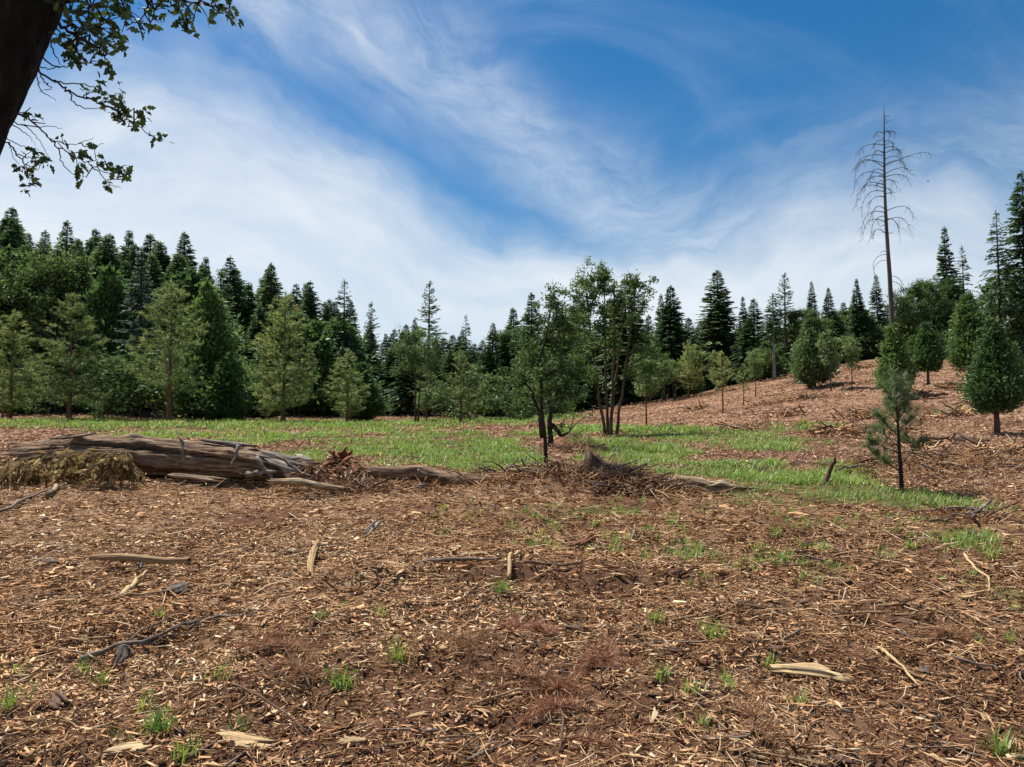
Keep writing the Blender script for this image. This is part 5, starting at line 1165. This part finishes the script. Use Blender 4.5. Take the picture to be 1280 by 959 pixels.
for (px, py, s, lab) in [(500, 836, 1.0, 'bushy green weed plant on the bare near soil'), (424, 858, .95, 'spreading green weed beside the red needle bough'), (626, 752, .9, 'tall narrow green weed in front of the propped tan stick'), (828, 858, .8, 'green weed clump on the dark soil by the rusty litter'),
                         (1000, 880, .75, 'small weed beside the long pale wood slab'), (1252, 930, 1.1, 'leafy weed at the edge of the dark near soil'), (198, 915, .9, 'grassy weed among chips near the thin bowed twig'), (6, 900, 1.1, 'tall grass tuft by the soil hollow'), (232, 955, .9, 'weed sprout near the wide curled wood shaving'), (820, 786, .9, 'loose green weed patch below the soil ledge'), (890, 806, 1.0, 'paired green weed tufts on the chips beside the loose patch')]:
    g = G(px, py); o = link('weed_clump', WD[RNG.integers(6)], loc=(*g, h1(*g))); o.scale = (s, s, s); o.rotation_euler = (0, 0, RNG.uniform(0, 6.28)); tag(o, lab, 'weed')
spots = [(120, 850), (100, 830), (205, 790), (270, 860), (440, 770), (405, 790), (475, 770), (30, 845), (180, 880), (560, 665), (660, 640), (700, 660), (640, 600), (860, 700), (910, 720), (960, 700), (1005, 725), (940, 690), (1240, 700), (1260, 800), (1230, 790), (1270, 760), (1210, 690), (860, 870), (870, 900), (900, 860), (960, 830), (730, 690), (780, 680), (840, 660), (600, 640), (640, 655), (1020, 690), (1150, 700), (1040, 660), (990, 655), (540, 640), (300, 905), (640, 770), (150, 930), (1100, 690), (680, 645), (770, 645), (810, 700), (875, 745), (1195, 730)]
spots += [(RNG.uniform(580, 900), RNG.uniform(622, 700)) for _ in range(26)] + [(RNG.uniform(900, 1280), RNG.uniform(650, 725)) for _ in range(20)]
for px, py in spots:
    for k in range(2):
        g = G(px + RNG.normal(0, 7), py + RNG.normal(0, 5)); far = g[1] > 7
        o = link('grass_sprout', WSP[RNG.integers(5)], loc=(*g, h1(*g))); s = RNG.uniform(.7, 1.15) * (1.25 if far else 1); o.scale = (s, s, s); o.rotation_euler = (0, 0, RNG.uniform(0, 6.28)); tag(o, 'small sparse green grass sprout growing through the wood chips', 'grass tuft', 'grass sprouts in the chips')

# ------------------------------------------------------------------ meadow grass (stuff)
def meadow():
    rng = np.random.default_rng(44); mb = MB()
    for r0, r1, n, hh, ww in ((6.5, 16, 150000, .13, .010), (15, 30, 240000, .18, .022), (28, 62, 210000, .27, .05)):
        r = np.exp(rng.uniform(math.log(r0), math.log(r1), n)); a = rng.uniform(-.66, .66, n); x = r * np.sin(a); y = r * np.cos(a)
        m = grass_mask(x, y); k = rng.random(n) < m * np.clip((fbm(x * 1.6, y * 1.6, 91, 3, .65) - .30) * 3.0, .06, 1); x, y, m = x[k], y[k], m[k]; q = len(x)
        z = H(x, y) - .01; a = rng.uniform(0, 6.28, q); lean = rng.uniform(.05, .8, q); L = hh * rng.uniform(.35, 1.1, q) * (.55 + .5 * m) * (.6 + .8 * fbm(x * 1.2, y * 1.2, 93, 2)); b = np.stack([x, y, z], 1)
        D = norm(np.stack([np.cos(a) * lean, np.sin(a) * lean, np.ones(q)], 1)); mi = b + D * (L * .6)[:, None]; D2 = norm(D + np.stack([np.cos(a) * .6, np.sin(a) * .6, -.2 + 0 * a], 1)); tip = mi + D2 * (L * .5)[:, None]; sd_ = np.stack([-np.sin(a), np.cos(a), 0 * a], 1) * (ww * rng.uniform(.5, 1.2, q) / 2)[:, None]
        V = np.stack([b - sd_, b + sd_, mi + sd_ * .8, mi - sd_ * .8, tip], 1).reshape(-1, 3); i = np.arange(q)[:, None] * 5; tn = np.clip(.42 + .5 * (fbm(x * .8, y * .8, 95, 3) - .5) + .16 * rng.normal(size=q), 0, 1); tn = np.where(rng.random(q) < .08, 1.0, np.minimum(tn, .9))
        mb.add(V, i + np.array([[0, 1, 2, 3]]), np.repeat(tn, 5)); mb.more_faces(i + np.array([[3, 2, 4]])); print('grass', q)
    tag(link('meadow_grass', mb.mesh('meadow_grass', M['grass'])), 'bright green meadow grass growing in patches between chip-covered ground', 'grass', kind='stuff')
meadow()

# ------------------------------------------------------------------ wood chips: the small ones as stuff, the larger ones singly
def shards(mb, x, y, L, Wd, T, tint, rng, lift=.0, up=.30):
    """blunt irregular flakes, each a closed five-cornered chip"""
    n = len(x); a = rng.uniform(0, 6.28, n); e = rng.normal(0, up, n) * np.clip(.07 / L, .3, 1); D = np.stack([np.cos(a) * np.cos(e), np.sin(a) * np.cos(e), np.sin(e)], 1); S_ = norm(np.stack([-np.sin(a), np.cos(a), rng.normal(0, .6, n) * np.clip(.07 / L, .4, 1)], 1)); U = np.cross(D, S_)
    c = np.stack([x, y, H(x, y) + T * .6 + np.abs(np.sin(e)) * L * .40 + lift * rng.random(n)], 1); L = L[:, None] / 2; Wd = Wd[:, None] / 2; T = T[:, None]
    def j(lo, hi): return rng.uniform(lo, hi, (n, 1))
    V = np.stack([c - D * L * j(.6, 1) - S_ * Wd * j(.3, 1), c - D * L * j(.6, 1) + S_ * Wd * j(.0, 1), c + D * L * j(.6, 1) + S_ * Wd * j(.2, 1) + U * L * j(-.12, .12), c + D * L * j(.6, 1) - S_ * Wd * j(.0, 1) + U * L * j(-.1, .1), c - U * T], 1).reshape(-1, 3)
    i = np.arange(n)[:, None] * 5; mb.add(V, i + np.array([[0, 1, 2, 3]]), np.repeat(tint, 5))
    mb.more_faces(np.concatenate([i + np.array([[k, 4, (k + 1) % 4]]) for k in range(4)]))


def slivers(mb, x, y, L, Wd, T, tint, rng, lift=.0, up=.3):
    """cheaper four-faced chips for the far slopes"""
    n = len(x); a = rng.uniform(0, 6.28, n); e = rng.normal(0, up, n); D = np.stack([np.cos(a) * np.cos(e), np.sin(a) * np.cos(e), np.sin(e)], 1); S_ = norm(np.stack([-np.sin(a), np.cos(a), rng.normal(0, .6, n)], 1)); U = np.cross(D, S_)
    c = np.stack([x, y, H(x, y) + T * .6 + np.abs(np.sin(e)) * L * .4 + lift * rng.random(n)], 1); L = L[:, None] / 2; Wd = Wd[:, None] / 2; T = T[:, None]
    V = np.stack([c - D * L - S_ * Wd * rng.uniform(.3, 1, (n, 1)), c - D * L * rng.uniform(.2, 1, (n, 1)) + S_ * Wd, c + D * L, c - U * T], 1).reshape(-1, 3); i = np.arange(n)[:, None] * 4
    mb.add(V, np.concatenate([i + np.array([k]) for k in ([0, 1, 2], [0, 3, 1], [1, 3, 2], [2, 3, 0])]), np.repeat(tint, 4))


def fibres(mb, x, y, L, r, tint, rng):
    n = len(x); a = rng.uniform(0, 6.28, n); e = rng.normal(0, .16, n); D = np.stack([np.cos(a), np.sin(a), np.tan(e)], 1) * (L / 2)[:, None]; c = np.stack([x, y, H(x, y) + .008 + np.abs(np.tan(e)) * L * .4], 1); b = np.stack([-np.sin(a), np.cos(a), rng.normal(0, .5, n)], 1) * (L * rng.normal(0, .09, n))[:, None]
    many_tubes(mb, np.stack([c - D, c + b, c + D], 1), r[:, None] * np.array([.7, 1, .4])[None], 3, tint)


def litter():
    rng = np.random.default_rng(99); near = MB(); far = MB()
    for r0, r1, n, l0, l1 in ((2.9, 6, 60000, .014, .105), (5.5, 10, 56000, .024, .16), (9.5, 17, 46000, .035, .22)):
        r = np.sqrt(rng.uniform(r0 * r0, r1 * r1, n)); a = rng.uniform(-.68, .68, n); x = r * np.sin(a); y = r * np.cos(a); gm = grass_mask(x, y); sm = soil_mask(x, y)
        cov = np.clip((fbm(x * 1.4, y * 1.4, 83, 3, .6) - .25) * 3.6, .6, 1); k = (rng.random(n) > gm * .55) & (rng.random(n) > sm * .48) & (rng.random(n) < cov); x, y, sm = x[k], y[k], sm[k]; q = len(x)
        L = l0 + (l1 - l0) * rng.random(q) ** 2.6; Wd = L * rng.uniform(.10, .55, q) * np.clip(.05 / L, .35, 1); zone = fbm(x * .35, y * .35, 97, 3)
        tn = np.clip(.50 + .23 * rng.normal(size=q) + .75 * (zone - .5) - .14 * sm + .07 + .13 * np.clip(-x / 3, -1, 1) + (rng.random(q) < .05) * .3, 0, 1)
        big = rng.random(q) < .085; L = np.where(big, l1 * (.45 + 1.25 * rng.random(q) ** 1.6), L); Wd = np.where(big, L * rng.uniform(.04, .13, q), Wd); tn = np.where(big, np.clip(.62 + .2 * rng.normal(size=q) - .15 * sm, 0, .97), tn)
        shards(near, x, y, L, Wd, np.minimum(.004 + .05 * L, .014), tn, rng, .016)
        m = n // 4; r = np.sqrt(rng.uniform(r0 * r0, r1 * r1, m)); a = rng.uniform(-.68, .68, m); x = r * np.sin(a); y = r * np.cos(a); k = (rng.random(m) > grass_mask(x, y) * .7) & (rng.random(m) > soil_mask(x, y) * .5); x, y = x[k], y[k]; q = len(x)
        fibres(near, x, y, l1 * (.3 + 2.0 * rng.random(q) ** 2.5), l1 * rng.uniform(.010, .030, q), np.clip(.60 + .24 * rng.normal(size=q), 0, 1), rng)
    for r0, r1, n, l0, l1 in ((15, 30, 66000, .05, .22), (28, 66, 72000, .09, .32)):
        r = np.sqrt(rng.uniform(r0 * r0, r1 * r1, n)); a = rng.uniform(-.66, .66, n); x = r * np.sin(a); y = r * np.cos(a); gm = grass_mask(x, y); k = rng.random(n) > gm * .62; x, y = x[k], y[k]; q = len(x)
        L = l0 + (l1 - l0) * rng.random(q) ** 2; slivers(far, x, y, L, L * rng.uniform(.1, .4, q), .01 + .06 * L, np.clip(.52 + .2 * rng.normal(size=q) + .4 * (fbm(x * .2, y * .2, 98, 3) - .5), 0, 1), rng, .03)
    tag(link('wood_chip_litter', near.mesh('wood_chip_litter', M['chips'])), 'brown litter of countless small wood chips and splinters on the near ground', 'wood chips', kind='stuff')
    tag(link('hillside_chip_litter', far.mesh('hillside_chip_litter', M['chips_far'])), 'pinkish tan chip litter covering the hillside and meadow gaps', 'wood chips', kind='stuff')
    V = {}
    V['wood_chip'] = ([slab(rng, 1, rng.uniform(.06, .20), .035, .14, 4, .5).mesh('wood_chip', M['chip_wood']) for _ in range(14)], 'pale tan splintered wood chip lying loose on the brown soil', 'wood chip', 'larger pale wood chips', 260, (.06, .22))
    V['bark_piece'] = ([slab(rng, 1, rng.uniform(.2, .45), .09, .15, 4, .5).mesh('bark_piece', M[('stick_brown', 'grey_piece', 'rot')[k % 3]]) for k in range(7)], 'dark bark fragment lying loose among the wood chips', 'bark piece', 'dark bark fragments', 120, (.06, .17))
    tw = []
    for k in range(7):
        mb = MB(); p = np.stack([np.linspace(-.5, .5, 7), np.cumsum(rng.normal(0, .03, 7)), np.cumsum(rng.normal(0, .012, 7))], 1); tube(mb, p, np.linspace(.022, .008, 7), 5, .5, .15, rng); tw.append(mb.mesh('twig', M[('stick_grey', 'stick_brown', 'stick_tan')[k % 3]]))
    V['twig'] = (tw, 'thin loose twig lying on the chip-covered ground', 'twig', 'loose thin twigs', 200, (.15, .55))
    for nm, (ms, lab, cat, grp, n, (s0, s1)) in V.items():
        for k in range(n):
            r = math.sqrt(rng.uniform(3.5 ** 2, 9.5 ** 2)) * rng.uniform(.75, 1.0); r = max(r, 3.6); a = rng.uniform(-.6, .6); x, y = r * math.sin(a), r * math.cos(a); s = rng.uniform(s0, s1) * (.6 + .07 * r)
            o = link(nm, ms[rng.integers(len(ms))], loc=(x, y, h1(x, y) + .012 + .02 * s)); o.scale = (s, s, s); o.rotation_euler = (rng.normal(0, .25), rng.normal(0, .12), rng.uniform(0, 6.28)); tag(o, lab, cat, grp)
litter()

# ------------------------------------------------------------------ two small birds in the sky
def bird(px, py, d, s, label, rot):
    mb = MB(); n = 9; y = np.linspace(-.5, .5, n); tube(mb, np.stack([0 * y, y, .03 * np.cos(y * 3)], 1), [.01, .05, .085, .105, .11, .095, .065, .055, .01], 8, .3)
    root = bpy.data.objects.new('bird', None); COL.objects.link(root); root.location = at_depth(px, py, d); root.scale = (s, s, s); root.rotation_euler = (0, 0, rot); link('body', mb.mesh('bird_body', M['bird'], True), root)
    for sg in (-1, 1):
        w = MB(); x = np.linspace(0.05, .75, 6); ch = .30 * (1 - (x / .8) ** 2) + .02; z = .22 * np.sin(x * 3.2); yc = .08 - .12 * x; top = np.stack([sg * x, yc + ch * .5, z], 1); bot = np.stack([sg * x, yc - ch * .5, z - .01], 1); th = np.array([0, 0, -.02])
        V = np.concatenate([top, bot, top + th, bot + th]); i = np.arange(5); w.add(V, np.concatenate([np.stack([i, i + 1, i + 7, i + 6], 1), np.stack([i + 12, i + 18, i + 19, i + 13], 1), np.stack([i, i + 12, i + 13, i + 1], 1), np.stack([i + 6, i + 7, i + 19, i + 18], 1)]), .2); link('wing', w.mesh('bird_wing', M['bird']), root)
    tl = MB(); tl.add([(-.03, -.42, .0), (.03, -.42, .0), (.09, -.72, .0), (-.09, -.72, 0), (-.03, -.42, -.015), (.03, -.42, -.015), (.09, -.72, -.012), (-.09, -.72, -.012)], [[0, 1, 2, 3], [4, 7, 6, 5], [0, 3, 7, 4], [1, 5, 6, 2], [2, 6, 7, 3]], .3); link('tail', tl.mesh('bird_tail', M['bird']), root)
    tag(root, label, 'bird')
bird(1160, 227, 45, .16, 'tiny dark bird flying beside the top half of the dead snag', 1.1)
bird(914, 379, 45, .14, 'tiny dark bird flying low over the left end of the hill crest trees', 2.0)
